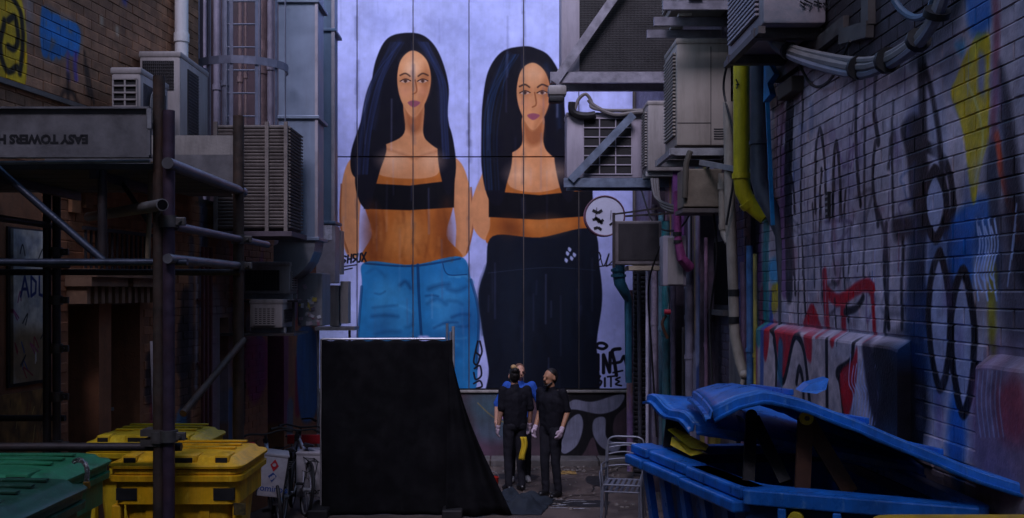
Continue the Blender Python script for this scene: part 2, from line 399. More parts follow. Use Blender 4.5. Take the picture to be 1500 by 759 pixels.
# --- a second plain painted figure in a striped tan vest and long black skirt
mu.fill([(716, 240), (704, 260), (690, 300), (694, 335), (712, 352), (724, 330), (722, 290)], SKIN)
mu.fill([(765, 68), (735, 76), (715, 105), (707, 150), (705, 200), (706, 250), (716, 286), (740, 282), (760, 245), (812, 250), (840, 262), (838, 220), (828, 170), (824, 120), (806, 84), (785, 71)], HAIR)
mu.line([(745, 82), (722, 130), (716, 200), (722, 262)], .06, '#1f3a63', .55, .06); mu.line([(800, 95), (815, 140), (822, 220)], .05, '#1f3a63', .45, .05)
mu.fill([(766, 170), (764, 212), (738, 232), (728, 262), (730, 285), (850, 285), (846, 250), (808, 228), (796, 208), (796, 170)], SKIN)
mu.fill([(768, 178), (780, 190), (795, 178), (794, 205), (780, 214), (768, 202)], SKIND, .7, .05)
mu.to = lambda x, y: _to(781+(x-781)*1.10, 92+(y-92)*1.12)
mu.fill([(781, 92), (765, 102), (759, 130), (765, 158), (781, 180), (798, 158), (804, 130), (797, 104)], SKIN)
mu.fill([(797, 106), (804, 130), (797, 158), (783, 177), (792, 145)], SKIND, .45, .06)
for ex, sg in ((770, -1), (793, 1)):
    mu.line([(ex-sg*6, 124), (ex, 120.5), (ex+sg*7, 123)], .028, '#2a1a18', .9, .01); mu.fill([(ex-6, 131.5), (ex, 129), (ex+6, 131), (ex, 133.5)], '#d9c8c0'); mu.fill([(ex-2.5, 131), (ex, 129), (ex+2.5, 131), (ex, 133.5)], '#20141a'); mu.line([(ex-7, 131.5), (ex, 128.5), (ex+7, 131)], .018, '#1a1014')
    mu.fill([(ex-7, 127), (ex, 124), (ex+7, 127), (ex+5, 135), (ex-5, 135)], SKIND, .35, .06); mu.fill([(ex-6, 146), (ex, 142), (ex+6, 147), (ex, 153)], '#d98f78', .3, .08)
mu.line([(783, 131), (785, 146), (780, 150)], .025, SKIND, .8); mu.fill([(773, 161), (781, 158), (790, 161), (781, 167)], '#8a4a58')
mu.to = _to
mu.fill([(738, 250), (748, 274), (785, 282), (826, 272), (836, 250), (860, 262), (868, 320), (866, 350), (724, 360), (718, 330), (722, 280)], TOP)
mu.fill([(735, 320), (760, 330), (775, 345), (740, 348)], TOPD, .5, .1)
mu.fill([(716, 280), (790, 286), (868, 278), (869, 316), (790, 322), (716, 318)], BAND, curve=False)
for lk in ([(712, 200), (707, 250), (716, 292), (733, 300), (742, 270), (750, 235), (745, 200)], [(818, 190), (812, 230), (822, 280), (836, 296), (842, 260), (832, 200)]): mu.fill(lk, HAIR)
DR, DRL = '#0f1522', '#16202f'
mu.fill([(722, 346), (790, 348), (866, 336), (878, 390), (882, 440), (874, 500), (866, 590), (722, 600), (716, 540), (706, 480), (701, 430), (712, 390)], DR)
mu.fill([(740, 400), (780, 390), (800, 470), (770, 540), (735, 500)], DRL, .6, .2); mu.fill([(820, 400), (850, 420), (840, 520), (815, 500)], DRL, .5, .18)
mu.line([(712, 390), (701, 430), (707, 490)], .03, '#1d2a3d', .6, .03); mu.line([(715, 400), (800, 392), (872, 396)], .012, '#39445a', .5)
for a, b in ((832, 371), (838, 378), (830, 381), (842, 373), (835, 365)): mu.fill([(a-2, b-3), (a+2, b), (a, b+4), (a-3, b+1)], '#a7b0d8')
rh = random.Random(8)
for k in range(34):
    x = rh.uniform(520, 540); mu.line([(rh.uniform(572, 592), 62), (x+22, 120), (x+6, 190), (x, 255)], .012, rh.choice((HAIRB, '#1c2748', '#05050c')), .5, .012)
    x = rh.uniform(648, 659); mu.line([(rh.uniform(612, 628), 62), (x-6, 120), (x-3, 180), (x, 232)], .012, rh.choice((HAIRB, '#1c2748', '#05050c')), .45, .012)
    x = rh.uniform(708, 728); mu.line([(rh.uniform(740, 760), 80), (x+8, 140), (x, 200), (x+3, 278)], .012, rh.choice(('#1f3a63', '#152a4a', '#05050c')), .5, .012)
for sx, sy, w, h, c in ((545, 340, 10, 40, TOPD), (655, 335, 9, 40, TOPD), (600, 345, 22, 26, '#cf8a4c'), (570, 360, 14, 18, '#c47c3e'), (745, 332, 18, 10, TOPD), (800, 330, 30, 9, '#cf8a4c'), (575, 235, 18, 12, SKINL), (632, 236, 14, 12, SKINL), (760, 255, 16, 12, SKINL), (815, 252, 14, 10, SKINL), (606, 92, 12, 8, SKINL), (781, 108, 11, 8, SKINL)):
    mu.fill([(sx-w, sy), (sx, sy-h), (sx+w, sy), (sx, sy+h)], c, .5, .16)
for k in range(40):
    x, y = rh.uniform(540, 665), rh.uniform(312, 378); mu.line([(x, y), (x+rh.uniform(-4, 4), y+rh.uniform(6, 16))], rh.uniform(.015, .04), rh.choice((TOPD, '#cf8a4c', '#8f4c1e')), .3, .03)
for k in range(30):
    x, y = rh.uniform(716, 872), rh.uniform(350, 560); mu.line([(x, y), (x+rh.uniform(-5, 5), y+rh.uniform(10, 40))], rh.uniform(.02, .06), rh.choice(('#16202f', '#0a0e18')), .5, .05)
# tags on the white
def tagline(c, pts, w=.045, col='#15151f', **k): c.line(pts, w, col, 1, **k)
# s h s u x
tagline(mu, [(507, 376), (502, 375), (501, 379), (506, 382), (502, 386)], .03); tagline(mu, [(510, 374), (509, 385)], .03); tagline(mu, [(515, 373), (514, 385)], .03); tagline(mu, [(510, 380), (515, 379)], .03)
tagline(mu, [(522, 373), (518, 373), (518, 378), (521, 380), (517, 384)], .03); tagline(mu, [(524, 372), (523, 382), (527, 383), (528, 372)], .03)
tagline(mu, [(530, 371), (536, 383)], .03); tagline(mu, [(536, 370), (530, 383)], .03); tagline(mu, [(500, 391), (522, 388)], .02); tagline(mu, [(502, 396), (516, 393)], .02)
# i n f
tagline(mu, [(874, 507), (877, 503), (884, 503), (889, 507), (884, 511), (877, 510)], .05, closed=True); tagline(mu, [(876, 520), (876, 542)], .06)
tagline(mu, [(884, 546), (884, 520), (893, 545), (894, 517)], .06, curve=False); tagline(mu, [(908, 511), (897, 514), (900, 530), (903, 550)], .06); tagline(mu, [(897, 532), (909, 530), (914, 522), (918, 536)], .05)
# 3 i t e
tagline(mu, [(872, 552), (879, 551), (876, 556), (881, 559), (878, 565), (871, 564)], .035); tagline(mu, [(886, 554), (886, 566)], .035); tagline(mu, [(890, 552), (900, 551)], .03); tagline(mu, [(895, 552), (895, 566)], .035)
tagline(mu, [(908, 553), (902, 556), (907, 559), (902, 563), (910, 565)], .03); tagline(mu, [(898, 546), (912, 543)], .03)
# loose outline letters beside the trousers
for pts in ([(700, 500), (697, 515), (703, 522), (699, 534), (694, 530), (697, 512)], [(703, 500), (706, 515), (702, 526)], [(695, 540), (703, 536), (705, 550), (697, 556), (694, 546)], [(694, 562), (703, 558), (706, 566), (698, 569)]): tagline(mu, pts, .03)
for pts in ([(866, 372), (874, 368), (880, 376), (872, 388), (866, 380)], [(878, 370), (884, 390), (892, 372), (888, 390), (898, 382)], [(868, 392), (896, 388)]): tagline(mu, pts, .018)
rd_ = random.Random(19)
for k in range(70):
    x, y = rd_.uniform(470, 930), rd_.uniform(-40, 560); mu.line([(x, y), (x+rd_.uniform(-1, 1), y+rd_.uniform(15, 90))], rd_.uniform(.008, .03), rd_.choice(('#6f76a8', '#c9ccf2', '#565a80', '#8a8fc0')), rd_.uniform(.1, .35), .02)
for sx in (523, 605, 687, 767, 848):
    for k in range(10): y = rd_.uniform(-20, 560); mu.line([(sx+rd_.uniform(-2, 2), y), (sx+rd_.uniform(-2, 2), y+rd_.uniform(10, 50))], rd_.uniform(.02, .06), '#3a3c58', rd_.uniform(.15, .4), .03)
mu.mottle(.12, .07, 21); mu.mottle(2.2, .06, 22)
IM_MURAL = mu.image('mural_paint')
MAT_MURAL = paintmat('mural_paint', IM_MURAL, ((1, 0, 0), (0, 0, 1)), mu.r, .7, .06, 2.0, .12, True, .08, 30, .02, .12)

# strip of wall under the mural
bs = Canvas(-3.6, 2.6, -.7, .8, 130, '#4a3a42', to_mural)
bs.mottle(.4, .2, 31); bs.mottle(.7, .5, 33, '#2c2830')
for a, b, c, d in ((692, 574, 760, 605), (690, 628, 730, 668), (700, 590, 745, 640)):
    bs.fill([(a, b), (c, b), (c, d), (a, d)], random.choice(('#5a3f55', '#3f6170', '#473050')), .6, .1)
for pts in ([(733, 596), (728, 606), (736, 612), (740, 602), (745, 616), (748, 600)], [(730, 585), (742, 590), (752, 584)], [(752, 600), (758, 612), (764, 600)]): bs.line(pts, .03, '#b58ec0')
bs.line([(700, 590), (722, 610), (748, 622)], .02, '#8d7a48', .8)
KL, KG = '#0d0c12', '#7f8196'
bs.fill([(818, 600), (835, 578), (868, 578), (918, 568), (920, 590), (900, 612), (900, 640), (925, 650), (915, 672), (880, 668), (868, 640), (850, 668), (815, 672), (822, 630)], KL)
bs.fill([(828, 598), (840, 585), (868, 588), (912, 576), (906, 596), (880, 606), (846, 600)], KG)
bs.fill([(833, 616), (848, 606), (854, 622), (846, 650), (828, 664), (820, 656), (826, 636)], KG)
bs.fill([(870, 614), (886, 612), (888, 640), (908, 652), (900, 662), (880, 654), (868, 634)], KG)
bs.mottle(.15, .10, 35); IM_BASE = bs.image('base_strip_paint')
MAT_BASE = paintmat('base_strip_paint', IM_BASE, ((1, 0, 0), (0, 0, 1)), bs.r, .7, .15, 5, .5, True, .3)

# ---------------- right-hand wall: sprayed brick
def to_right(px, py): p = onR(px, py); return p.y, p.z
rw = Canvas(3.8, 15.6, -.6, 5.6, 215, '#bda9ae', to_right)
rw.mottle(.6, .22, 41); rw.mottle(.12, .12, 42); rw.mottle(1.0, .40, 43, '#7b6a88'); rw.mottle(.5, .28, 44, '#6f6a76'); rw.mottle(.35, .45, 45, '#c3bccd')
BK, RED, BLU, YEL, GRY, ORG, CYN = '#08070b', '#b5101f', '#1b5fae', '#d8b51c', '#a5a2b8', '#d8502c', '#22a0dc'
f_ = rw.fill; l_ = rw.line
f_([(1105, -120), (1360, -140), (1362, 40), (1330, 78), (1262, 112), (1180, 104), (1128, 150), (1108, 180)], '#211d20', .92, .12)
f_([(1330, -60), (1420, -80), (1405, 40), (1352, 88), (1335, 80)], '#1b1920', .95, .06)
for x, y0, y1, w in ((1163, 150, 430, .05), (1178, 120, 470, .045), (1258, 100, 300, .05), (1285, 105, 210, .055), (1284, 210, 330, .045), (1240, 280, 470, .035), (1205, 250, 460, .045), (1148, 170, 330, .045), (1300, 330, 480, .05)):
    l_([(x, y0), (x-3, (y0+y1)/2), (x+4, y1)], w, BK, 1, .008)
for x, y, h, w in ((1196, 190, 120, 13), (1153, 252, 60, 10), (1222, 210, 110, 9), (1153, 320, 80, 8)):
    l_([(x, y+h), (x+1, y+h*.3), (x+w/2, y), (x+w, y+h*.3), (x+w+3, y+h)], .05, BK, 1, .008)
l_([(1352, 70), (1354, 180), (1356, 300), (1352, 400), (1360, 470)], .10, BK, .95, .02)
f_([(1128, 150), (1142, 130), (1160, 120), (1180, 112), (1184, 128), (1160, 140), (1140, 165)], BK, .9, .02)
f_([(1180, 112), (1200, 118), (1196, 140), (1186, 160)], '#e4dcea', .5, .03)
l_([(1358, 215), (1376, 225), (1392, 250), (1398, 300), (1388, 345)], .06, BK, 1, .01)
l_([(1400, 300), (1394, 360), (1398, 420)], .05, BK, 1, .01)
f_([(1362, 100), (1378, 95), (1390, 200), (1384, 250), (1366, 220)], '#a9a3b6', .7, .03)
f_([(1446, 240), (1462, 200), (1468, 300), (1470, 420), (1456, 400)], '#1c2433', .8, .03)
f_([(1424, 300), (1448, 290), (1452, 330), (1446, 380), (1428, 370)], '#2a62a8', .9, .03)
f_([(1468, 320), (1500, 300), (1520, 480), (1476, 500)], '#4b4450', .8, .05)
f_([(1322, 184), (1352, 178), (1350, 320), (1338, 300), (1330, 230)], BK, .95, .02)
f_([(1310, 322), (1335, 316), (1352, 330), (1358, 345), (1330, 350), (1312, 350)], BK, .9, .03)
l_([(1283, 300), (1298, 345), (1302, 420), (1298, 490)], .045, BK, .9, .015)
f_([(1335, 330), (1352, 340), (1356, 470), (1350, 540), (1330, 500)], '#152238', .9, .05)
f_([(1298, 505), (1350, 500), (1362, 620), (1330, 720), (1300, 640)], '#100f14', .95, .05)
f_([(1325, 505), (1358, 420), (1366, 500), (1360, 560)], '#17345e', .8, .06)
f_([(1395, 330), (1420, 300), (1428, 330), (1424, 440), (1405, 410), (1396, 400)], BLU, .95, .03)
f_([(1362, 330), (1398, 330), (1400, 420), (1392, 560), (1372, 600), (1362, 520)], '#274a7c', .6, .06)
f_([(1400, 560), (1416, 600), (1410, 720), (1390, 660)], BLU, .9, .04)
for x, y0, y1, w in ((1379, 372, 568, 15), (1413, 398, 606, 16), (1372, 250, 350, 15)):
    pts = [(x, y0), (x+w, y0+(y1-y0)*.35), (x+w*.9, y0+(y1-y0)*.75), (x, y1), (x-w*.9, y0+(y1-y0)*.7), (x-w, y0+(y1-y0)*.3)]
    f_(pts, GRY, 1, .01); l_(pts, .065, BK, 1, .008, closed=True)
l_([(1352, 80), (1372, 160), (1384, 260), (1390, 330)], .05, BK, .9, .015)
f_([(1378, 92), (1398, 76), (1412, 120), (1418, 180), (1405, 170), (1392, 140)], '#8e8c9e', .9, .02)
f_([(1402, 118), (1418, 80), (1436, 54), (1452, 62), (1450, 190), (1440, 240), (1428, 300), (1420, 250), (1412, 190), (1396, 138)], YEL, 1, .012)
f_([(1436, 78), (1446, 90), (1444, 138), (1436, 130)], '#8e8c9e', 1, .02)
l_([(1418, 118), (1438, 170), (1441, 215), (1430, 270)], .022, '#e0cf6a', .9); l_([(1436, 55), (1424, 92)], .06, '#d6c23c', 1, .01)
f_([(1418, -30), (1450, -40), (1452, 38), (1424, 48)], BLU, .9, .03); f_([(1402, 66), (1415, 62), (1412, 82)], CYN, .7, .03)
l_([(1458, -40), (1462, 60), (1458, 200)], .06, '#8f4c58', .9, .02); l_([(1462, 200), (1472, 260), (1486, 310), (1494, 350)], .05, ORG, 1, .012)
f_([(1466, 100), (1480, 140), (1500, 280), (1510, 420), (1490, 400), (1476, 300)], '#17151c', .85, .03)
f_([(1500, -60), (1560, -60), (1600, 300), (1520, 260)], '#7d7a8a', .8, .05)
f_([(1450, 400), (1462, 395), (1460, 512), (1452, 510)], '#9c8a24', .9, .02)
for k in range(7):
    x = 1432+k*4.5; l_([(x, 322+(k % 2)*12), (x+5, 360), (x-2, 400), (x+4, 440-(k % 3)*14)], .017, '#c9d6ff', 1)
l_([(1490, 330), (1484, 380), (1492, 300), (1478, 420)], .012, '#b9c6ec', .8)
f_([(1440, 530), (1500, 520), (1540, 700), (1470, 720), (1440, 640)], '#7c5870', .7, .08); f_([(1480, 570), (1520, 560), (1530, 640), (1490, 640)], '#a83c40', .7, .05)
f_([(1425, 560), (1440, 570), (1446, 690), (1430, 680)], '#8b4e68', .6, .05)
for k in range(6): l_([(1455+k*7, 545), (1452+k*7, 590), (1458+k*7, 640)], .012, '#a9a7c4', .7)
rq = random.Random(77)
for k in range(18):                                              # layers of older tags
    x, y = rq.uniform(1140, 1345), rq.uniform(130, 470); w = rq.uniform(6, 26); h = rq.uniform(14, 60)
    c = rq.choice((BK, BK, '#3c2c4c', '#274a7c', '#c8c3d6', '#6c4a7a', '#c8c3d6', '#4a4652')); pts = [(x+rq.uniform(-w, w), y+rq.uniform(-h, h)) for _ in range(rq.randint(3, 6))]
    l_(pts, rq.uniform(.012, .035), c, rq.uniform(.35, .8), .01)
for k in range(60):
    x, y = rq.uniform(1140, 1500), rq.uniform(60, 640); pts = [(x-rq.uniform(2, 9), y), (x, y-rq.uniform(8, 40)), (x+rq.uniform(2, 9), y), (x, y+rq.uniform(8, 40))]
    f_(pts, rq.choice(('#8e88a0', '#c2bccf', '#4d4658', '#33497a', '#7a5a86', '#5e5868')), rq.uniform(.2, .5), .04)
for x, y0, y1, w in ((1170, 330, 480, .03), (1192, 300, 420, .03), (1222, 320, 400, .035), (1248, 330, 400, .03), (1268, 120, 420, .035), (1310, 150, 320, .03), (1325, 350, 480, .04), (1146, 340, 460, .03), (1156, 150, 250, .03)): l_([(x, y0), (x+rq.uniform(-3, 3), (y0+y1)/2), (x+rq.uniform(-3, 3), y1)], w, BK, .9, .012)
f_([(1195, 118), (1255, 112), (1320, 128), (1316, 180), (1262, 170), (1200, 190)], '#c3bdcc', .35, .1)
f_([(1160, 330), (1230, 320), (1290, 330), (1288, 400), (1220, 395), (1165, 410)], '#bdb6ca', .4, .1)
for k in range(170):                                             # worn, many-coloured undercoats and runs
    x, y = rq.uniform(1135, 1345), rq.uniform(100, 480); h = rq.uniform(8, 60); c = rq.choice(('#6b4f6e', '#3f3a48', '#8a6f7c', '#2c4a80', '#d6c8d2', '#54405c', '#2a2730', '#7a3a48', '#c9bcd8', '#3a3340'))
    if k % 2: l_([(x, y), (x+rq.uniform(-1, 1), y+h)], rq.uniform(.006, .022), c, rq.uniform(.4, .85), .006)
    else: f_([(x-rq.uniform(2, 8), y), (x, y-h*.5), (x+rq.uniform(2, 8), y), (x, y+h*.5)], c, rq.uniform(.15, .4), .03, rough=.08)
# red letters
f_([(1178, 482), (1186, 452), (1192, 446), (1200, 466), (1204, 484)], RED, 1, .012)
l_([(1209, 402), (1211, 440), (1213, 486)], .10, RED, 1, .012); l_([(1211, 425), (1226, 440), (1240, 436), (1256, 424), (1272, 418), (1279, 424)], .085, RED, 1, .012)
l_([(1279, 420), (1281, 455), (1283, 496)], .055, RED, 1, .012); l_([(1237, 440), (1237, 500)], .09, RED, 1, .012)
l_([(1240, 458), (1256, 452), (1266, 436)], .05, BK, .9, .01); l_([(1224, 440), (1226, 480)], .03, BK, .9, .01)
f_([(1127, 470), (1140, 474), (1141, 500), (1136, 530), (1130, 505)], RED, .95, .015); f_([(1150, 478), (1180, 484), (1176, 510), (1163, 560), (1154, 520)], RED, .95, .015)
f_([(1194, 486), (1206, 488), (1206, 530), (1198, 520)], RED, .9, .015)
for pts in ([(1142, 480), (1150, 500), (1152, 560), (1148, 620)], [(1148, 500), (1162, 560), (1178, 500), (1186, 495), (1196, 520), (1204, 590)], [(1183, 560), (1187, 540), (1193, 560), (1195, 610)], [(1228, 500), (1229, 600)], [(1270, 500), (1266, 530), (1246, 545), (1250, 560), (1256, 610)]): l_(pts, .06, BK, 1, .008)
f_([(1250, 548), (1268, 528), (1276, 510), (1274, 560), (1262, 610), (1254, 600)], RED, .95, .015)
for k in range(9):
    x = 1266+k*4.6; l_([(x, 520+(k*37 % 20)), (x-3, 560), (x+4, 580), (x-1, 622)], .014, '#b4b7dc', .95)
f_([(1283, 500), (1300, 520), (1310, 620), (1296, 600)], '#241e28', .9, .02)
l_([(1112, 470), (1180, 482), (1330, 500)], .05, '#b7abc0', .75, .03)
# far part of the wall: streaks of many colours
sv = rw.to; rw.to = lambda a, b: (a, b); rw.fill([(9.0, -.6), (17.3, -.6), (17.3, 6.4), (8.6, 6.4)], '#352f3a', .8, .15, curve=False); rw.to = sv
rs = random.Random(5)
for k in range(90):
    d = rs.uniform(7.9, 16.8); z0 = rs.uniform(-.4, 3.2); h = rs.uniform(.4, 2.2); w = rs.uniform(.05, .28)
    c = rs.choice(('#6d3f78', '#1c6f92', '#2b4f9a', '#8c8896', '#9c8a24', '#7d2a44', '#b9b4c6', '#1d1b22', '#402a4c', '#1b7d80', '#57505c', '#a06a88', '#2a2630', '#1c1a20'))
    q = P(0, 0, 1); pts = [(d, z0), (d+w*.2, z0+h*.5), (d, z0+h)]
    sv = rw.to; rw.to = lambda a, b: (a, b); rw.line(pts, w, c, rs.uniform(.5, .95), .02); rw.to = sv
for k in range(26):
    d = rs.uniform(4.6, 9); z0 = rs.uniform(2.2, 4.2); sv = rw.to; rw.to = lambda a, b: (a, b)
    rw.line([(d, z0), (d+.01, z0-rs.uniform(.2, .9))], rs.uniform(.008, .02), rs.choice((BK, '#5d4c66', '#aaa6b8', '#3b4f80')), .7); rw.to = sv
f_([(1113, 90), (1124, 84), (1132, 120), (1126, 170), (1134, 300), (1118, 300)], '#1c78a8', .95, .02)
f_([(1094, 200), (1112, 180), (1116, 300), (1106, 420), (1094, 420)], '#16141a', .9, .03)
f_([(1133, 420), (1144, 418), (1140, 452), (1132, 456)], '#b8a426', .95, .02); f_([(1128, 385), (1140, 380), (1142, 410), (1130, 412)], CYN, .7, .03)
rw.mottle(.05, .16, 47); rw.mottle(.7, .14, 48, '#4c4250')
IM_RIGHT = rw.image('right_wall_paint')
MAT_RIGHT = paintmat('right_wall_paint', IM_RIGHT, ((0, 1, 0), (0, 0, 1)), rw.r, .42, .16, 9, .16, True, .3, 55, .06, .2)

# ---------------- left-hand wall: brown brick with a few tags
def to_left(px, py):
    D = DL(px); return D/LU.y, CZ-(py-CY)/F*D
lw = Canvas(6.5, 17.6, -.6, 5.9, 120, '#8c664c', to_left)
lw.mottle(.5, .22, 51); lw.mottle(.08, .16, 52); lw.mottle(.9, .4, 53, '#694a38'); lw.mottle(.3, .25, 54, '#a0755a')
g_ = lw.fill; k_ = lw.line
g_([(-60, -10), (0, -14), (24, -8), (34, 20), (37, 70), (33, 128), (10, 122), (-40, 110)], '#c9a41c', 1, .01)
for pts in ([(14, -5), (28, 20), (31, 70), (26, 108)], [(10, 30), (20, 26), (24, 60), (18, 72), (10, 68)], [(4, 30), (-2, 70), (8, 104), (22, 98)]): k_(pts, .05, '#16120e', .9, .01)
for i, pts in enumerate(([(62, 16), (60, 50), (64, 78), (70, 40), (67, 20)], [(68, 24), (80, 30), (74, 46), (84, 62), (74, 82)], [(82, 28), (90, 50), (84, 80)], [(92, 35), (96, 60), (90, 76)], [(98, 36), (107, 44), (104, 76), (96, 60)], [(108, 40), (112, 50), (110, 74)], [(62, 44), (88, 52), (110, 58)])): k_(pts, .075, '#2e6fb0', .9, .012)
g_([(62, 18), (84, 24), (112, 40), (112, 74), (80, 84), (62, 80)], '#2e6fb0', .45, .06)
for x in (108, 110, 98): k_([(x, 78), (x-1, 98), (x, 116)], .04, '#5c4c96', .8, .02)
g_([(34, 0), (46, 2), (44, 44), (38, 60)], '#8d8688', .6, .05)
for pts in ([(86, 148), (92, 134), (104, 136), (112, 152)], [(122, 78), (124, 110), (128, 140)], [(97, 110), (98, 150)], [(126, 100), (134, 150)]): k_(pts, .04, '#241a16', .7, .02)
for x, y in ((170, 45), (147, 30)): g_([(x-2, y-6), (x+2, y-5), (x+2, y+7), (x-2, y+6)], '#b3a38c', .8, .02)
g_([(176, -10), (184, -8), (183, 8), (178, 4)], '#4b4a96', .8, .03)
# lower storey
sv = lw.to; lw.to = lambda a, b: (a, b)
lw.fill([(6.5, -.6), (17.6, -.6), (17.6, 3.45), (6.5, 3.45)], '#9a6546', .85, .02, curve=False)
rs = random.Random(9)
for k in range(60):
    t0 = rs.uniform(9.9, 17.4); z0 = rs.uniform(-.4, 2.2); h = rs.uniform(.3, 1.5); w = rs.uniform(.06, .4)
    lw.line([(t0, z0), (t0+.02, z0+h)], w, rs.choice(('#7d7482', '#8d1f3c', '#2b5fa0', '#57505c', '#9a93a0', '#7a3f70', '#241f26', '#3f7fb4', '#6d6a74')), rs.uniform(.4, .8), .03)
lw.to = sv
g_([(360, 500), (390, 500), (390, 560), (372, 590), (360, 560)], '#8c3560', .9, .05); g_([(296, 440), (322, 440), (325, 640), (298, 640)], '#7a7480', .8, .05); g_([(436, 490), (462, 490), (464, 600), (440, 610)], '#2f5f98', .85, .04)
IM_LEFT = lw.image('left_wall_paint')
MAT_LEFT = paintmat('left_wall_paint', IM_LEFT, (tuple(LU), (0, 0, 1)), (lw.r[0]+L0.dot(LU), lw.r[1]+L0.dot(LU), lw.r[2], lw.r[3]), .82, .2, 8, .35, True, .4, 50, .22)
# ================================================================== SETTING
# ground: one sheet following the fall of the lane
g = G(); ys = [-30, -8, 0, 3, 4, 5, 6.5, 8, 10, 12, 13.5, 15, 16.4, 17.3, 19, 60]; xs = [-40, -8, -4, -2, -1, 0, 1, 2, 4, 8, 40]
for y in ys:
    for x in xs: g.v.append(Vector((x, y, GZ(y))))
for j in range(len(ys)-1):
    for i in range(len(xs)-1):
        a = j*len(xs)+i; g.f.append((a, a+1, a+len(xs)+1, a+len(xs)))
gd = g.build('ground', asph); gd['kind'] = 'structure'
# low concrete kerb along the foot of the mural wall
kb = G(); q0 = P(560, 0, 16.7).x
xk = -2.9
while xk < 2.2:
    kb.box((xk+.44, 16.62, -.445), (.88, .5, .12), None, .012); xk += .9
kb.build('pavement_kerb', mat('kerb_concrete', (.115, .105, .10), .85, 0, .3, 3, (.03, .03, .03), .6, False, .4))['kind'] = 'structure'
# paint marks on the asphalt
pm = G()
def flat(px0, py0, w, d, g_=pm, a=0):
    D = 2.86*F/(py0-CY); p = P(px0, py0, D); z = GZ(D)+.005
    g_.add([(p.x-w/2, D-d/2, GZ(D-d/2)+.005), (p.x+w/2, D-d/2+a, GZ(D-d/2+a)+.005), (p.x+w/2, D+d/2+a, GZ(D+d/2+a)+.005), (p.x-w/2, D+d/2, GZ(D+d/2)+.005)], [(0, 1, 2, 3)])
flat(830, 691, .30, .34)
pm.build('yellow_paint_patch', mat('yellow_road_paint', (.33, .20, .05), .8, 0, .4, 14, (.05, .045, .04), .9))['kind'] = 'structure'
pw = G(); rr = random.Random(3)
for k in range(16): flat(812+rr.uniform(0, 52), 733+rr.uniform(0, 22), rr.uniform(.05, .2), rr.uniform(.012, .03), pw, rr.uniform(-.12, .12))
pw.build('white_paint_scribble', mat('white_road_paint', (.4, .4, .42), .8, 0, .4, 14, dirt_amt=.7))['kind'] = 'structure'
rp = random.Random(21)
pa_ = G()
for cx0, cy0, w, d in ((1.0, 13.2, .9, .6), (.2, 15.4, .7, .5), (1.5, 15.0, .5, .9)):
    base = len(pa_.v); n = 14
    for k in range(n):
        a = 2*math.pi*k/n; rr_ = 1+rp.uniform(-.12, .12); sq = 1/max(abs(math.cos(a)), abs(math.sin(a)))**.7
        x, y = cx0+w/2*math.cos(a)*rr_*sq, cy0+d/2*math.sin(a)*rr_*sq; pa_.v.append(Vector((x, y, GZ(y)+.004)))
    pa_.f.append(tuple(range(base, base+n)))
pa_.build('asphalt_patch', mat('tar_patch', (.022, .021, .021), .45, 0, .35, 6, dirt_amt=.3, bump=.5, bscale=80))['kind'] = 'structure'
cr_ = G()
for k in range(14):
    x, y = rp.uniform(-.3, 1.8), rp.uniform(12.4, 16); a = rp.uniform(0, 3.1); pts = [Vector((x, y, 0))]
    for q in range(7): a += rp.uniform(-.6, .6); pts.append(pts[-1]+Vector((math.cos(a), math.sin(a), 0))*.13)
    for p0, p1 in zip(pts, pts[1:]):
        n_ = Vector((p0.y-p1.y, p1.x-p0.x, 0)).normalized()*.009; b0 = len(cr_.v)
        cr_.v += [Vector((q.x, q.y, GZ(q.y)+.0065)) for q in (p0-n_, p0+n_, p1+n_, p1-n_)]; cr_.f.append((b0, b0+1, b0+2, b0+3))
cr_.build('asphalt_cracks', mat('crack_tar', (.012, .011, .011), .6))['kind'] = 'structure'
# litter and old drain cover
lit = G()
for k in range(150):
    D = rr.uniform(12.4, 16.2) if k % 3 else rr.uniform(15.9, 16.36); x = rr.uniform(-.2, 1.95); s_ = rr.uniform(.008, .04)
    lit.box((x, D, GZ(D)+s_*.25), (s_*1.6, s_, s_*.5), Matrix.Rotation(rr.uniform(0, 3), 3, 'Z'))
lt = lit.build('loose_litter', mat('litter', (.2, .18, .16), .8, 0, .5, 30)); tag(lt, 'scattered grit and small litter on the asphalt lane', 'litter', kind='stuff')

# ---------------- bricks
BL, BH, BP, BC = .2345, .0815, .240, .086
def brick_mesh(name, m, ln=BL, dp=.013, rag=0):
    x, z = ln/2, BH/2; c = .0045; vs = []
    for (dx, dz, tz, y) in ((0, 0, 0, -.012), (0, 0, 0, dp-c), (c, c*.6, c*1.7, dp)):      # upper edge cut wider, shaped to catch sky light as a bright rim
        vs += [(-x+dx, y, -z+dz), (x-dx, y, -z+dz), (x-dx, y, z-tz), (-x+dx, y, z-tz)]
    vs = [Vector(v)+Vector((random.uniform(-1, 1)*rag, random.uniform(-.4, .4)*rag if i > 3 else 0, random.uniform(-1, 1)*rag)) for i, v in enumerate(vs)]
    fs = [(8, 9, 10, 11)]
    for r_ in (0, 4):
        for k in range(4): fs.append((r_+k, r_+(k+1) % 4, r_+4+(k+1) % 4, r_+4+k))
    gg = G().add(vs, fs); return gg.mesh(name, m), vs, fs
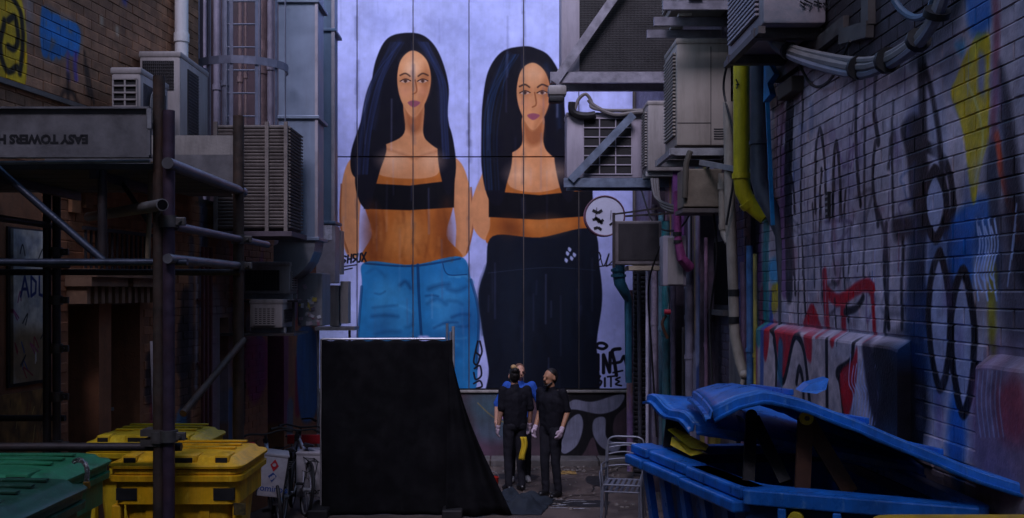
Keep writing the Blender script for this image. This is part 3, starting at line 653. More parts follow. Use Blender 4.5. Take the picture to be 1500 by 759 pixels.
def lay_bricks(parent, m, org, u, nrm, t0, t1, z0, z1, keep, nmax=300, nm='brick'):
    """courses of brick on a wall face; the nmax that show largest are objects, the rest one joined part"""
    variants = [brick_mesh('brick', m, BL, .0055+.0012*i, .0015) for i in range(6)]
    half = brick_mesh('brick', m, BL*.46, .013, .002)
    ang = math.atan2(u.y, u.x)
    if u.cross(nrm).z < 0: ang += math.pi
    off = Vector(); p = parent
    while p is not None: off += p.location; p = p.parent
    items = []
    for j in range(int(z0/BC), int(z1/BC)+1):
        z = j*BC+BC/2
        for i in range(int(t0/BP)-1, int(t1/BP)+2):
            t = i*BP+(BP/2 if j % 2 else 0)
            if not (t0+BL/2 <= t <= t1-BL/2) or not keep(t, z): continue
            c = org+u*t+Vector((0, 0, z)); a, b = c-u*(BL/2), c+u*(BL/2)
            if a.y < .5 or b.y < .5: continue
            pa, pb = CX+F*a.x/a.y, CX+F*b.x/b.y; py = CY-F*(c.z-CZ)/c.y; h = F*BH/c.y
            vis = -5 < (pa+pb)/2 < 1505 and -h < py < 759+h
            items.append((abs(pa-pb)*h if vis else 0, c))
    items.sort(key=lambda q: -q[0]); rest = G()
    Rm = Matrix.Rotation(ang, 3, 'Z')
    for k, (s_, c) in enumerate(items):
        me, vs, fs = random.choice(variants)
        if k < nmax and s_ > 0:
            o = bpy.data.objects.new(nm, me); COL.objects.link(o); o.parent = parent
            o.location = c-off; o.rotation_euler = (random.uniform(-.012, .012), random.uniform(-.006, .006), ang)
        else: rest.add([Rm @ v+c for v in vs], fs)
    if rest.v:
        o = rest.build('brickwork', m, parent); o['kind'] = 'stuff'
    return len(items)

# ---------------- right-hand building
rb = thing('painted_brick_building', 'painted brick building along the lane, covered in grey, red, yellow and blue graffiti', 'building', (RX+.3, 8, 0))
wr = G().span((RX, -7, -.6), (RX+.5, 17.6, 6.95)).build('wall', MAT_RIGHT, rb)
lay_bricks(wr, MAT_RIGHT, Vector((RX, 0, 0)), Vector((0, 1, 0)), Vector((-1, 0, 0)), 3.9, 10.6, .9, 5.9,
           lambda t, z: not (z < 2.16 and (5.5 < t < 8.85 or t < 4.8)))
# plinth with a rounded, paint-caked ledge
def plinth(d0, d1, zt, dep, nm):
    prof = [(0, -.6), (-dep, -.6), (-dep, zt-.05), (-dep+.006, zt-.035), (-dep+.02, zt-.025), (0, zt+.03)]
    rings = []
    n = int((d1-d0)/.12)+1
    for i in range(n+1):
        y = d0+(d1-d0)*i/n; wob = .007*mnoise.noise(Vector((y*3, 1, zt))); e = .012 if i in (0, n) else 0
        rings.append([(RX+x*(1-e*4)+(wob if x else 0)+.02*(x == 0), y, z-(e if z > 0 else 0)+(wob if z > 0 else 0)) for x, z in prof])
    G().loft(rings).build(nm, MAT_RIGHT, rb, True, (), 20)
plinth(5.58, 8.75, 2.12, .085, 'plinth'); plinth(3.0, 4.68, 2.10, .07, 'plinth')
# brick piers, doorway and a framed black stand-in for a dark opening
for d0, d1, x0, z1 in ((10.75, 11.2, .16, 3.3), (12.6, 13.2, .14, 4.2), (9.0, 9.12, .05, 3.4), (14.1, 14.5, .18, 4.5)):
    G().span((RX-x0, d0, -.6), (RX+.05, d1, z1)).build('pier', MAT_RIGHT, rb)
wdo = G().span((RX-.02, 9.98, 2.22), (RX+.02, 10.7, 2.98)).build('window', mat('dark_frame', (.03, .028, .03), .6), rb)
G().span((RX-.03, 10.04, 2.27), (RX-.021, 10.64, 2.93)).build('pane', black, wdo)  # black sheet holds the opening's shade in its colour
G().span((RX-.10, 9.9, 2.16), (RX+.02, 10.72, 2.215)).build('sill', conc_dark, wdo)
for d0, d1, z1 in ((11.4, 12.4, 1.9), (13.4, 14.0, 2.3)):
    dr = G().span((RX-.03, d0, -.5), (RX+.02, d1, z1)).build('door', mat('black_door', (.012, .012, .014), .5), rb)
    G().span((RX-.05, d0-.07, -.5), (RX+.02, d0-.003, z1+.06)).span((RX-.05, d1+.003, -.5), (RX+.02, d1+.07, z1+.06)).build('door_frame', conc_dark, dr)
G().span((RX-.04, 9.25, -.5), (RX+.02, 9.9, 2.0)).build('panel', mat('stained_render', (.19, .17, .17), .75, 0, .4, 4, (.03, .025, .03), .7, True), rb)
# small arched black plate, its colour standing for the dark of a hole
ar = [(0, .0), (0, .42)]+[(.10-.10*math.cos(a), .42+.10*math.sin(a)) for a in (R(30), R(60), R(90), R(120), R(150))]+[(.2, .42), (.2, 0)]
G().prism([(RX-.062, 9.3+a, .62+b) for a, b in ar], (.03, 0, 0)).build('black_vent_plate', black, rb)
# ribbed shutter guide beside the mural
sh = G()
for k in range(46): sh.span((2.03, 15.4, -.48+k*.075), (2.24, 15.52, -.48+k*.075+.055), .012)
sh.span((2.05, 15.47, -.5), (2.3, 15.6, 3.0)); sh.build('shutter_guide', mat('grimy_iron', (.045, .043, .05), .55, .3, .4, 9, (.12, .11, .12), .5), rb)
G().span((2.24, 15.3, -.5), (RX+.02, 15.75, 3.2)).build('shutter_post', mat('dark_violet_paint', (.05, .05, .065), .5), rb)

# ---------------- mural building
mb = thing('mural_building', 'building closing the lane, its tall pale wall painted with two dark-haired figures', 'building', (-.3, MURD+.3, -.5))
G().span((-6, MURD+.03, -.7), (6, MURD+.6, 9.2)).build('wall', conc_dark, mb)
seams = [-500, 441, 523, 605, 687, 767, 848, 930, 1010]
hz = [(.72, 4.745), (4.755, 8.75)]
for a, b in zip(seams[1:], seams[2:]):
    xa, xb = P(a, 0, MURD).x+.008, P(b, 0, MURD).x-.008
    if xb > 2.25: xb = 2.25
    if xb-xa < .1: continue
    for z0, z1 in hz:
        j = random.uniform(-.004, .004)
        G().span((xa, MURD+j, z0+.005), (xb, MURD+.04, z1-.005), .006).build('panel', MAT_MURAL, mb)
G().span((-3.4, MURD-.05, -.55), (2.28, MURD+.04, .66)).build('base_strip', MAT_BASE, mb)
G().span((-3.4, MURD-.09, .66), (2.28, MURD+.04, .70), .01).build('coping', conc, mb)

# ---------------- left-hand building
def LP(t, n, z): return L0+LU*t+LN*n+Vector((0, 0, z))
def lbox(gg, t0, t1, n0, n1, z0, z1):
    return gg.add([LP(t, n, z) for t in (t0, t1) for n in (n0, n1) for z in (z0, z1)], [(0, 1, 3, 2), (4, 6, 7, 5), (0, 4, 5, 1), (2, 3, 7, 6), (0, 2, 6, 4), (1, 5, 7, 3)])
def TL(px): return DL(px)/LU.y
lb = thing('brown_brick_building', 'brown brick building with old doorways behind the scaffold and a yellow face tag', 'building', tuple(LP(8, -.3, 0)))
openings = [(TL(100), TL(145), -.6, 2.42), (TL(163), TL(205), -.6, 2.42), (TL(322), TL(334), .3, 2.1), (TL(392), TL(416), -.6, 2.0)]
cuts = sorted([(a, b, z0, z1) for a, b, z0, z1 in openings])
lwall = G(); tcur = -7.0
for a, b, z0, z1 in cuts:
    lbox(lwall, tcur, a, -.6, 0, -.8, 3.4); lbox(lwall, a, b, -.6, 0, z1, 3.4)
    if z0 > 0: lbox(lwall, a, b, -.6, 0, -.8, z0)
    tcur = b
lbox(lwall, tcur, 15.2, -.6, 0, -.8, 3.4)
lowr = lwall.build('lower_wall', MAT_LEFT, lb)
upw = lbox(G(), -7, DL(290)/LU.y, -.6, .005, 3.4, 6.2).build('upper_wall', MAT_LEFT, lb)
lay_bricks(upw, MAT_LEFT, L0+LN*.006, LU, LN, 7.2, DL(290)/LU.y, 3.5, 6.0, lambda t, z: True)
def clear_(t, z):
    return not any(a-.02 < t+BL/2 and t-BL/2 < b+.02 and z0-.05 < z < z1+.05 for a, b, z0, z1 in openings) and not t < TL(66)
lay_bricks(lowr, MAT_LEFT, L0, LU, LN, 7.9, 13.5, .2, 3.35, clear_)
# sloping string course under the upper brickwork
lbox(G(), -7, DL(205)/LU.y, 0, .05, 3.99, 4.03).build('string_course', mat('sooty_stone', (.13, .11, .10), .8), lb)
doorm = mat('old_door_paint', (.03, .024, .024), .55, 0, .4, 6)
for a, b, z0, z1 in openings[:2]:
    dd = lbox(G(), a, b, -.42, -.36, -.6, z1).build('door', doorm, lb)
    for k in range(3): lbox(G(), a+.06, b-.06, -.36, -.345, .1+k*.75, .1+k*.75+.6).build('panel', doorm, dd)
    lbox(G(), a, b, -.3, -.05, z1-.14, z1-.003).build('lintel', mat('lintel_wood', (.11, .065, .04), .7), lb)
lbox(G(), openings[1][0]+.03, openings[1][1], -.30, -.27, 1.24, 1.27).build('push_bar', galv, lb)
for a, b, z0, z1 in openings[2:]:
    lbox(G(), a, b, -.3, -.25, z0, z1).build('pane', black, lb)  # black backing paints in the darkness inside these openings
# cornice with dentils over the doors
stone = mat('brown_stone', (.24, .14, .085), .75, 0, .3, 5, (.03, .02, .018), .5)
ta, tb = TL(94), TL(216)
co = lbox(G(), ta, tb, 0, .30, 2.53, 2.60).build('cornice', stone, lb)
lbox(lbox(G(), ta, TL(150), 0, .25, 2.45, 2.527), TL(158), tb, 0, .25, 2.45, 2.527).build('moulding', stone, co)
k = ta+.03
while k < tb-.1:
    lbox(G(), k, k+.055, 0, .19, 2.30, 2.447).build('dentil', stone, co); k += .115
# iron railing over the cornice
rail = mat('railing_iron', (.03, .028, .03), .6, .3)
lbox(G(), ta, tb, .16, .20, 2.93, 2.96).build('rail', rail, lb)
k = ta+.02
while k < tb:
    lbox(G(), k, k+.018, .17, .188, 2.603, 2.927).build('baluster', rail, lb); k += .085
# barred window and pipes by the corner
for px in (288, 294, 300): lbox(G(), TL(px), TL(px)+.03, .05, .08, .2, 2.9).build('window_bar', mat('red_oxide', (.10, .03, .03), .6), lb)
for z in (.9, 1.6, 2.3): lbox(G(), TL(284), TL(304), .03, .05, z, z+.03).build('cross_bar', mat('red_oxide', (.10, .03, .03)), lb)
# upper storey set back behind the ducts
rec = G(); rec.span((-4.9, 10.9, 3.4), (-4.5, 17.0, 7.0)); rec.span((-4.5, 15.2, 3.44), (-3.25, 15.4, 7.4)); rec.build('recessed_wall', mat('dark_maroon_render', (.05, .032, .04), .8, 0, .4, 2), lb)
lbox(G(), 11.0, 15.2, -1.5, .0, 3.38, 3.44).build('flat_roof', conc_dark, lb)

# unseen building added behind the camera, its height set to shade the near lane
ob = thing('unseen_shade_building', 'unseen tall building added behind the lane mouth to shade the near lane', 'building', (0, -16, 0))
G().span((-22, -18, -.2), (22, -16, 29)).build('wall', mat('far_brick', (.12, .10, .09), .8), ob)
for i in range(7):
    for j in range(7):
        w = G().span((-18+i*5.2, -15.99, 2+j*3.4), (-15.6+i*5.2, -15.9, 4+j*3.4)).build('window', mat('dark_glass', (.02, .022, .026), .2, 0, .1, 2, dirt_amt=0), ob)
# ================================================================== AIR CONDITIONERS (shared builder)
def decor(par, M, W, H, kind, m, cols=4, rows=6, inset=(.06, .06, .06, .06), name=None):
    """dress one face; M maps local (x right, y up, z out) to the world"""
    l, r_, b, t = inset; x0, x1, y0, y1 = l, W-r_, b, H-t
    def lb_(gg, a, c, z0, z1): return gg.add([M @ Vector((x, y, z)) for x in (a[0], c[0]) for y in (a[1], c[1]) for z in (z0, z1)], [(0, 1, 3, 2), (4, 6, 7, 5), (0, 4, 5, 1), (2, 3, 7, 6), (0, 2, 6, 4), (1, 5, 7, 3)])
    if kind == 'slots':
        lb_(G(), (x0, y0), (x1, y1), -.01, .003).build('coil', coil, par)
        gg = G(); bw = .014
        for i in range(cols+1):
            x = x0+(x1-x0)*i/cols; lb_(gg, (x-bw/2, y0), (x+bw/2, y1), .004, .016)
        for j in range(rows+1):
            y = y0+(y1-y0)*j/rows; lb_(gg, (x0, y-bw/2), (x1, y+bw/2), .005, .019)
        gg.build('grille', m, par)
    elif kind == 'coil':
        fr = lb_(G(), (x0, y0), (x1, y1), -.01, .003).build('coil', coil, par); gg = G()
        n = int((x1-x0)/.018)
        for i in range(n): lb_(gg, (x0+(x1-x0)*i/n, y0), (x0+(x1-x0)*i/n+.006, y1), .003, .010)
        k = int((y1-y0)/.03)
        for j in range(k): lb_(gg, (x0, y0+(y1-y0)*j/k), (x1, y0+(y1-y0)*j/k+.005), .004, .012)
        gg.build('fin_guard', mat('guard_wire', (.06, .058, .06), .5, .3), fr)
    elif kind == 'ribs':
        lb_(G(), (x0, y0), (x1, y1), -.01, .002).build('coil', coil, par); gg = G(); n = max(6, int((y1-y0)/.034))
        for j in range(n):
            y = y0+(y1-y0)*(j+.5)/n; lb_(gg, (x0, y-.008), (x1, y+.008), .002, .028)
        gg.build('grille', m, par)
    elif kind == 'fan':
        cx, cy, rad = (x0+x1)/2, (y0+y1)/2, min(x1-x0, y1-y0)/2
        lb_(G(), (x0, y0), (x1, y1), -.01, .002).build('fan_recess', coil, par)
        fb = G()
        for k in range(3):
            a = k*2.094+.4; pts = [M @ Vector((cx+rad*q*math.cos(a+w), cy+rad*q*math.sin(a+w), .004+.01*w)) for q, w in ((.15, 0), (.85, -.25), (.9, .45), (.2, .7))]
            fb.add(pts, [(0, 1, 2, 3)])
        fb.build('fan', rubber, par)
        gg = G()
        for k in range(1, 9):
            rr_ = rad*k/8; gg.tube([M @ Vector((cx+rr_*math.cos(a*math.pi/10), cy+rr_*math.sin(a*math.pi/10), .022)) for a in range(21)], .004, 4, False)
        for k in range(8): gg.tube([M @ Vector((cx+rad*.1*math.cos(k*.785), cy+rad*.1*math.sin(k*.785), .02)), M @ Vector((cx+rad*math.cos(k*.785), cy+rad*math.sin(k*.785), .02))], .004, 4, False)
        gg.build('fan_guard', m, par)
    elif kind == 'seam':
        lb_(G(), (W*.62, .002), (W*.62+.006, H-.02), -.004, .0035).build('seam', rubber, par)
        lb_(G(), (.01, H*.22), (W*.62, H*.22+.006), -.004, .0035).build('seam', rubber, par)
        for k in range(5): lb_(G(), (W*.68, .06+k*.024), (W*.95, .06+k*.024+.011), -.004, .004).build('vent_slot', rubber, par)
def condenser(label, x0, x1, y0, y1, z0, z1, front=None, left=None, right=None, m=None, group='condenser units on the walls', feet=True, finset=(.05, .05, .06, .06), cols=4, rows=6, sinset=(.06, .06, .06, .06)):
    m = m or beige
    root = thing('air_conditioner', label, 'air conditioner', ((x0+x1)/2, (y0+y1)/2, z0), group)
    fz = .06 if feet else 0
    ca = G().span((x0, y0, z0+fz), (x1, y1, z1), .018).build('casing', m, root, True)
    G().span((x0-.008, y0-.008, z1-.045), (x1+.008, y1+.008, z1+.012), .012).build('top_cover', m, root, True)
    if feet:
        for yy in (y0+(y1-y0)*.2, y0+(y1-y0)*.8): G().span((x0-.015, yy-.03, z0), (x1+.015, yy+.03, z0+fz)).build('foot', galv, root)
    H = z1-.05-z0-fz
    if front: decor(ca, frame_from((1, 0, 0), (0, 0, 1), (x0, y0, z0+fz)), x1-x0, H, front, m, cols, rows, finset)
    if left: decor(ca, frame_from((0, -1, 0), (0, 0, 1), (x0, y1, z0+fz)), y1-y0, H, left, m, cols, rows, sinset)
    if right: decor(ca, frame_from((0, 1, 0), (0, 0, 1), (x1, y0, z0+fz)), y1-y0, H, right, m, cols, rows, sinset)
    return root

# ================================================================== LEFT SIDE, ABOVE
slab = G().prism([(-3.95, 8.4, 3.44), (-2.29, 8.4, 3.44), (-2.42, 8.9, 3.44), (-2.95, 10.75, 3.44), (-3.6, 10.75, 3.44)], (0, 0, .29))
tag(slab.build('awning_slab', conc), 'grey concrete awning slab carrying two air conditioners', 'awning')
condenser('small air conditioner with slotted end grille standing on the awning slab', -3.385, -3.13, 8.55, 9.25, 3.735, 4.33, 'slots', None, 'fan', m=beige2, cols=2, rows=7, finset=(.02, .03, .03, .04))
condenser('taller air conditioner with dark end coil on the awning slab beside the white pipe', -3.49, -3.10, 9.5, 10.4, 3.735, 4.70, 'coil', None, 'coil', m=beige2, finset=(.03, .06, .55, .03), sinset=(.22, .34, .05, .06))
wp = thing('white_downpipe', 'fat white plastic downpipe on the brown brick wall', 'pipe', tuple(P(238, 78, 10.6)))
pz = P(238, 78, 10.3); pxx = LX(10.3)+.12
G().tube([(pxx, 10.3, 4.4), (pxx, 10.3, 8.5)], .068, 16).build('pipe', white_paint, wp, True)
for z in (5.0, 6.3): G().tube([(pxx, 10.3, z), (pxx, 10.3, z+.09)], .078, 16).build('coupling', white_paint, wp, True)

# caged access ladder and the pipes behind it
violet_steel = mat('violet_grey_steel', (.17, .18, .24), .5, .3, .2, 7, (.05, .05, .06), .4)
la = thing('caged_ladder', 'grey steel ladder with a hooped safety cage above the flat roof', 'ladder', (-3.05, 11.5, 3.44))
cx_, cy_, rd = -3.06, 11.6, .52
for x in (-3.36, -2.96): G().bar((x, 12.05, 3.44), (x, 12.05, 7.5), .05, .012, (1, 0, 0)).build('stile', violet_steel, la)
for k in range(13): G().tube([(-3.36, 12.05, 3.7+k*.28), (-2.96, 12.05, 3.7+k*.28)], .012, 6).build('rung', violet_steel, la)
for z in (5.02, 6.4):
    gg = G(); pts = [Vector((cx_+rd*1.02*math.cos(a), cy_-rd*.9*math.sin(a), z)) for a in [R(-30+q*15) for q in range(17)]]
    for a, b in zip(pts, pts[1:]): gg.bar(a, b, .012, .09)
    gg.build('hoop', violet_steel, la)
for a in (0, 28, 58, 90, 122, 152, 180):
    x, y = cx_+(rd-.012)*math.cos(R(a)), cy_-(rd*.9-.012)*math.sin(R(a))
    G().bar((x, y, 4.0), (x, y, 7.5), .04, .01, (math.cos(R(a)), -math.sin(R(a)), 0)).build('cage_strap', violet_steel, la)
copper = mat('pinkish_pipe', (.23, .16, .16), .5, .2, .3, 8); lil = mat('lilac_pipe', (.27, .25, .32), .5, .1)
for i, (px, r_, m, lab) in enumerate(((300, .022, lil, 'thin lilac conduit nearest the brick corner'), (318, .045, lil, 'lilac wall pipe left of the ladder stile'), (331, .05, violet_steel, 'blue-grey wall pipe behind the cage hoop'), (352, .03, copper, 'slim copper pipe left of the fat pink pipe'), (360, .018, copper, 'thinnest copper pipe beside the slim copper pipe'), (383, .075, copper, 'fat pinkish riser pipe behind the ladder cage'), (396, .04, lil, 'lilac riser pipe between fat pink pipe and duct'))):
    p = P(px, 100, 12.5); root = thing('riser_pipe', lab, 'pipe', (p.x, 12.5, 3.44), 'riser pipes behind the ladder')
    G().tube([(p.x, 12.5, 3.44), (p.x, 12.5, 7.5)], r_, 10).build('pipe', m, root, True)
    for z in (4.9, 6.2): G().tube([(p.x, 12.5, z+i*.05), (p.x, 12.5, z+i*.05+.07)], r_+.012, 10).build('coupling', m, root, True)
# louvred enclosure
lv = thing('louvred_enclosure', 'weathered grey-brown louvred box under the ladder cage', 'enclosure', (-2.71, 11.3, 3.08))
lvm = mat('louvre_timber', (.17, .145, .13), .7, 0, .3, 6, (.05, .04, .04), .5, True)
G().span((-3.2, 11.02, 3.10), (-2.40, 11.75, 4.26)).build('box', lvm, lv)
for k in range(30):
    z = 3.12+k*.038; G().box((-2.80, 11.005, z+.015), (.80, .03, .02), Matrix.Rotation(R(25), 3, 'X')).build('slat', lvm, lv)
    G().box((-2.385, 11.38, z+.015), (.03, .70, .02), Matrix.Rotation(R(25), 3, 'Y')).build('slat', lvm, lv)
for x in (-3.19, -2.62, -2.41): G().span((x-.02, 10.965, 3.07), (x+.02, 11.0, 4.29)).build('batten', lvm, lv)
G().span((-3.25, 10.95, 3.02), (-2.34, 11.8, 3.075)).build('sill', mat('purple_grey', (.09, .07, .085), .7), lv)

# ducts
ductm = mat('duct_sheet', (.20, .25, .33), .45, .25, .12, 3, (.10, .11, .13), .35, True, .05)
duct2 = mat('duct_sheet_dark', (.12, .18, .26), .45, .25, .15, 3, (.05, .06, .08), .4, True, .05)
ductw = mat('duct_edge', (.36, .33, .36), .5, .2, .12, 3, (.1, .1, .1), .4)
d1 = thing('air_duct', 'broad blue-grey rectangular air duct with an elbow at its foot', 'duct', (-2.5, 12.3, 2.5))
x0, x1, yd0, yd1 = P(408, 0, 12).x, P(462, 0, 12).x, 12.0, 12.55
ze = P(0, 350, 12).z
G().span((x0, yd0, ze), (x1, yd1, 8)).build('shaft', ductm, d1)
G().span((x1-.004, yd0-.012, ze), (x1+.03, yd0+.03, 8)).build('corner_strip', ductw, d1)
for yy in (2, 172, 350):
    z = P(0, yy, 12).z; G().span((x0-.02, yd0-.03, z-.02), (x1+.05, yd1+.03, z+.02), .006).build('flange', ductm, d1)
el = []
for k in range(7):
    a = R(90*k/6); cxx, czz = x0-.06, ze-.02
    ri, ro = .06, x1-x0+.06
    el.append([(cxx+ri*math.cos(a), yd0, czz-ri*math.sin(a)), (cxx+ro*math.cos(a), yd0, czz-ro*math.sin(a)), (cxx+ro*math.cos(a), yd1, czz-ro*math.sin(a)), (cxx+ri*math.cos(a), yd1, czz-ri*math.sin(a))])
G().loft(el).build('elbow', mat('duct_elbow', (.22, .23, .25), .5, .2, .15, 3, (.08, .08, .08), .5), d1)
sb_ = G().span((x1+.005, 11.93, P(0, 275, 12).z), (x1+.09, 12.0, P(0, 253, 12).z), .006); 
sb_ = G().span((P(427, 0, 11.98).x, 11.94, P(0, 275, 12).z), (P(439, 0, 11.98).x, 11.995, P(0, 253, 12).z), .006).build('switch_box', beige, d1)
d2 = thing('air_duct', 'narrower dark blue duct rising beside the pale mural wall', 'duct', (-2.5, 14.4, 3.3))
x0, x1 = P(452, 0, 14).x, P(486, 0, 14).x; zb = P(0, 326, 14).z
G().span((x0, 14, zb), (x1, 14.5, 8.4)).build('shaft', duct2, d2)
G().span((x1-.003, 13.985, zb), (x1+.04, 14.03, 8.4)).build('corner_strip', ductw, d2)
for yy in (44, 326): z = P(0, yy, 14).z; G().span((x0-.02, 13.97, z-.02), (x1+.06, 14.53, z+.02), .006).build('flange', duct2, d2)
cab = thing('service_cabinet', 'grey sheet-metal service cabinet plastered with stickers below the duct elbow', 'cabinet', (-2.4, 12.7, 2.0))
xa, xb = P(436, 0, 12.5).x, P(472, 0, 12.5).x
G().span((xa, 12.5, P(0, 478, 12.5).z), (xb, 13.1, P(0, 400, 12.5).z), .012).build('body', mat('cabinet_grey', (.22, .22, .235), .55, .15, .2, 4, (.07, .06, .06), .5, True), cab)
rs = random.Random(12)
for k in range(26):
    px, py = rs.uniform(438, 468), min(474, rs.gauss(455, 14)); 
    if py < 404: continue
    w, h = rs.uniform(.025, .06), rs.uniform(.025, .06); p = P(px, py, 12.49); M = Matrix.Rotation(rs.uniform(-.5, .5), 3, 'Y')
    c = rs.choice(((.45, .42, .44), (.3, .12, .16), (.5, .38, .08), (.12, .1, .14), (.4, .3, .36), (.55, .55, .6)))
    G().box((p.x, 12.494-k*.0003, p.z), (w, .004, h), M).build('sticker', mat('sticker_%d' % int(c[0]*100), c, .6, 0, .25, 60), cab)
cb2 = thing('junction_cabinet', 'pale pinkish metal cabinet under the dark blue duct', 'cabinet', (-2.4, 14.2, 2.2))
G().span((P(463, 0, 14).x, 14.0, P(0, 415, 14).z), (P(491, 0, 14).x, 14.4, P(0, 330, 14).z), .012).build('body', mat('cabinet_pink_grey', (.30, .27, .30), .55, .1, .2, 4, (.08, .07, .07), .5), cb2)
G().span((P(468, 0, 13.99).x, 13.985, P(0, 352, 14).z), (P(486, 0, 13.99).x, 13.998, P(0, 330, 14).z)).build('poster', mat('torn_paper', (.55, .52, .58), .8, 0, .35, 22, (.08, .08, .1), .6), cb2)
G().span((P(491, 0, 14.6).x, 14.5, P(0, 402, 14.6).z), (P(501, 0, 14.6).x, 14.8, P(0, 338, 14.6).z), .01).build('side_box', beige2, cb2)
cb3 = thing('meter_box', 'tall narrow pale meter box at the left edge of the mural', 'meter box', (-2.3, 15, 2))
for a, b, y0, y1 in ((484, 497, 418, 478), (499, 511, 412, 474)): G().span((P(a, 0, 14.8).x, 14.75, P(0, y1, 14.8).z), (P(b, 0, 14.8).x, 15.0, P(0, y0, 14.8).z), .01).build('box', beige2, cb3)
G().span((P(462, 0, 14.7).x, 14.65, P(0, 484, 14.7).z), (P(520, 0, 14.7).x, 15.1, P(0, 479, 14.7).z)).build('shelf', galv, cb3)
for px in (466, 512): G().tube([P(px, 484, 14.85), (P(px, 0, 14.85).x, 14.85, GZ(14.85))], .02, 8).build('leg', galv, cb3)
condenser('grimy air conditioner with side grille hung below the louvred box', P(366, 0, 11.6).x, P(414, 0, 11.6).x, 11.6, 12.2, P(0, 488, 11.6).z, P(0, 440, 11.6).z, 'slots', None, 'coil', m=beige2, cols=5, rows=8, finset=(.05, .09, .04, .04))
condenser('upper grimy air conditioner stacked over another under the louvred box', P(352, 0, 11.9).x, P(424, 0, 11.9).x, 11.9, 12.35, P(0, 438, 11.9).z, P(0, 385, 11.9).z, 'coil', None, 'slots', m=beige2, cols=2, rows=7, finset=(.06, .12, .04, .04), feet=True)
bk = thing('wall_shelf', 'dark steel shelf frame carrying the two stacked air conditioners', 'shelf', tuple(P(390, 492, 12)))
G().span((P(350, 0, 11.8).x-.3, 11.55, P(0, 492, 11.6).z), (P(432, 0, 11.6).x, 12.4, P(0, 488.6, 11.6).z)).build('deck', steel_dark, bk)
G().span((P(345, 0, 11.8).x-.3, 11.82, P(0, 441, 11.85).z-.012), (P(436, 0, 11.8).x, 12.4, P(0, 438.6, 11.85).z-.012)).build('upper_deck', steel_dark, bk)
for px in (352, 429): G().bar((P(px, 0, 11.83).x, 11.87, P(0, 491, 11.83).z), (P(px, 0, 11.83).x, 11.87, P(0, 442, 11.83).z), .03).build('upright', steel_dark, bk)
# corrugated conduits leaning in the doorway corner
for k in range(4):
    p0 = P(222+k*5.2, 500, 8.9); p1 = P(229+k*5.0, 690, 8.9)
    tag(G().tube([p0, p1], .016, 8).build('leaning_pipe', mat('grey_plastic_pipe', (.28, .26, .28), .5), sm=True), ('first', 'second', 'third', 'fourth')[k]+' grey pipe from the brick pier, leaning by the old door', 'pipe', 'grey pipes leaning by the old door')
# pasted boards on the wall at the far left
pc = Canvas(-.1, .95, -.05, 1.75, 160, '#cfc8ba', lambda a, b: (a, b))
pc.mottle(.25, .2, 61); pc.mottle(.3, .5, 62, '#6a7590'); pc.mottle(.12, .3, 66, '#6a6460'); pc.fill([(0, 0), (.9, 0), (.9, .5), (0, .6)], '#7a5f3c', .8, .1)
for k in range(26):
    a, b = random.uniform(0, .85), random.uniform(.05, 1.6); pc.line([(a, b), (a+random.uniform(-.1, .1), b+.12), (a+random.uniform(-.1, .15), b+.02)], .018, random.choice(('#1a1a22', '#7d1f28', '#2c3f78', '#c9c4bc', '#8b3560')), .85)
for i, pts in enumerate(([(.12, .98), (.2, 1.2), (.28, .98)], [(.15, 1.06), (.25, 1.06)], [(.33, 1.2), (.33, .98), (.42, 1.02), (.43, 1.14), (.33, 1.2)], [(.5, 1.2), (.5, 1.0), (.58, .98), (.62, 1.05), (.62, 1.2)], [(.7, 1.2), (.7, .98), (.82, .98)], [(.86, 1.2), (.86, .98)], [(.80, 1.2), (.93, 1.2)])): pc.line(pts, .035, '#1f2c66', .95, curve=False)
imp = pc.image('paste_up_print')
pb = thing('paste_up_board', 'tall pasted board with blue capital letters and scrawls on the brick wall', 'board', tuple(LP(TL(38), .03, .9)))
u0 = L0.dot(LU)+TL(12)
ppm_ = paintmat('paste_up_print', imp, (tuple(LU), (0, 0, 1)), (u0-.05, u0+.62, P(0, 558, 7.9).z-.05, P(0, 338, 7.9).z+.02), .8, .2, 12, .4, True, .1)
lbox(G(), TL(12), TL(66), .02, .045, P(0, 558, 7.9).z, P(0, 338, 7.9).z).build('sheet', ppm_, pb)
lbox(G(), TL(12)-.03, TL(66)+.03, .004, .02, P(0, 560, 7.9).z-.02, P(0, 335, 7.9).z).build('backing', steel_dark, pb)
oc = Canvas(0, 1, 0, 1, 200, '#8a6436', lambda a, b: (a, b)); oc.mottle(.1, .35, 71); oc.mottle(.3, .5, 72, '#33231a')
for k in range(50):
    a, b = random.uniform(0, .95), random.uniform(0, .9); oc.line([(a, b), (a+random.uniform(-.05, .09), b+random.uniform(.03, .16))], .010, random.choice(('#a5803a', '#c9a85a', '#2b1f16', '#7a3320', '#9c9484')), .8)
imo = oc.image('scrawled_hoarding')
hb = lbox(G(), TL(-40), TL(68), .02, .05, -.2, P(0, 572, 7.9).z).build('scrawled_hoarding', paintmat('scrawled_hoarding', imo, (tuple(LU), (0, 0, 1)), (L0.dot(LU)+TL(-10), L0.dot(LU)+TL(68), .6, P(0, 572, 7.9).z), .75, .2, 12, .3, True, .1))
tag(hb, 'brown timber hoarding scratched with yellow scrawls below the pasted board', 'hoarding')
# square vents in the wall above the scaffold ledger
for px, py, lab in ((98, 290, 'lower orange brick block jutting from the wall behind the scaffold brace'), (118, 284, 'upper orange brick block jutting from the wall behind the scaffold brace')):
    D = DL(px); t = D/LU.y; z = CZ-(py-CY)/F*D
    tag(lbox(G(), t, t+.13, .014, .05, z-.12, z+.12).build('orange_brick_block', mat('orange_block', (.28, .13, .06), .75, 0, .3, 9)), lab, 'block', 'orange blocks in the brick wall')

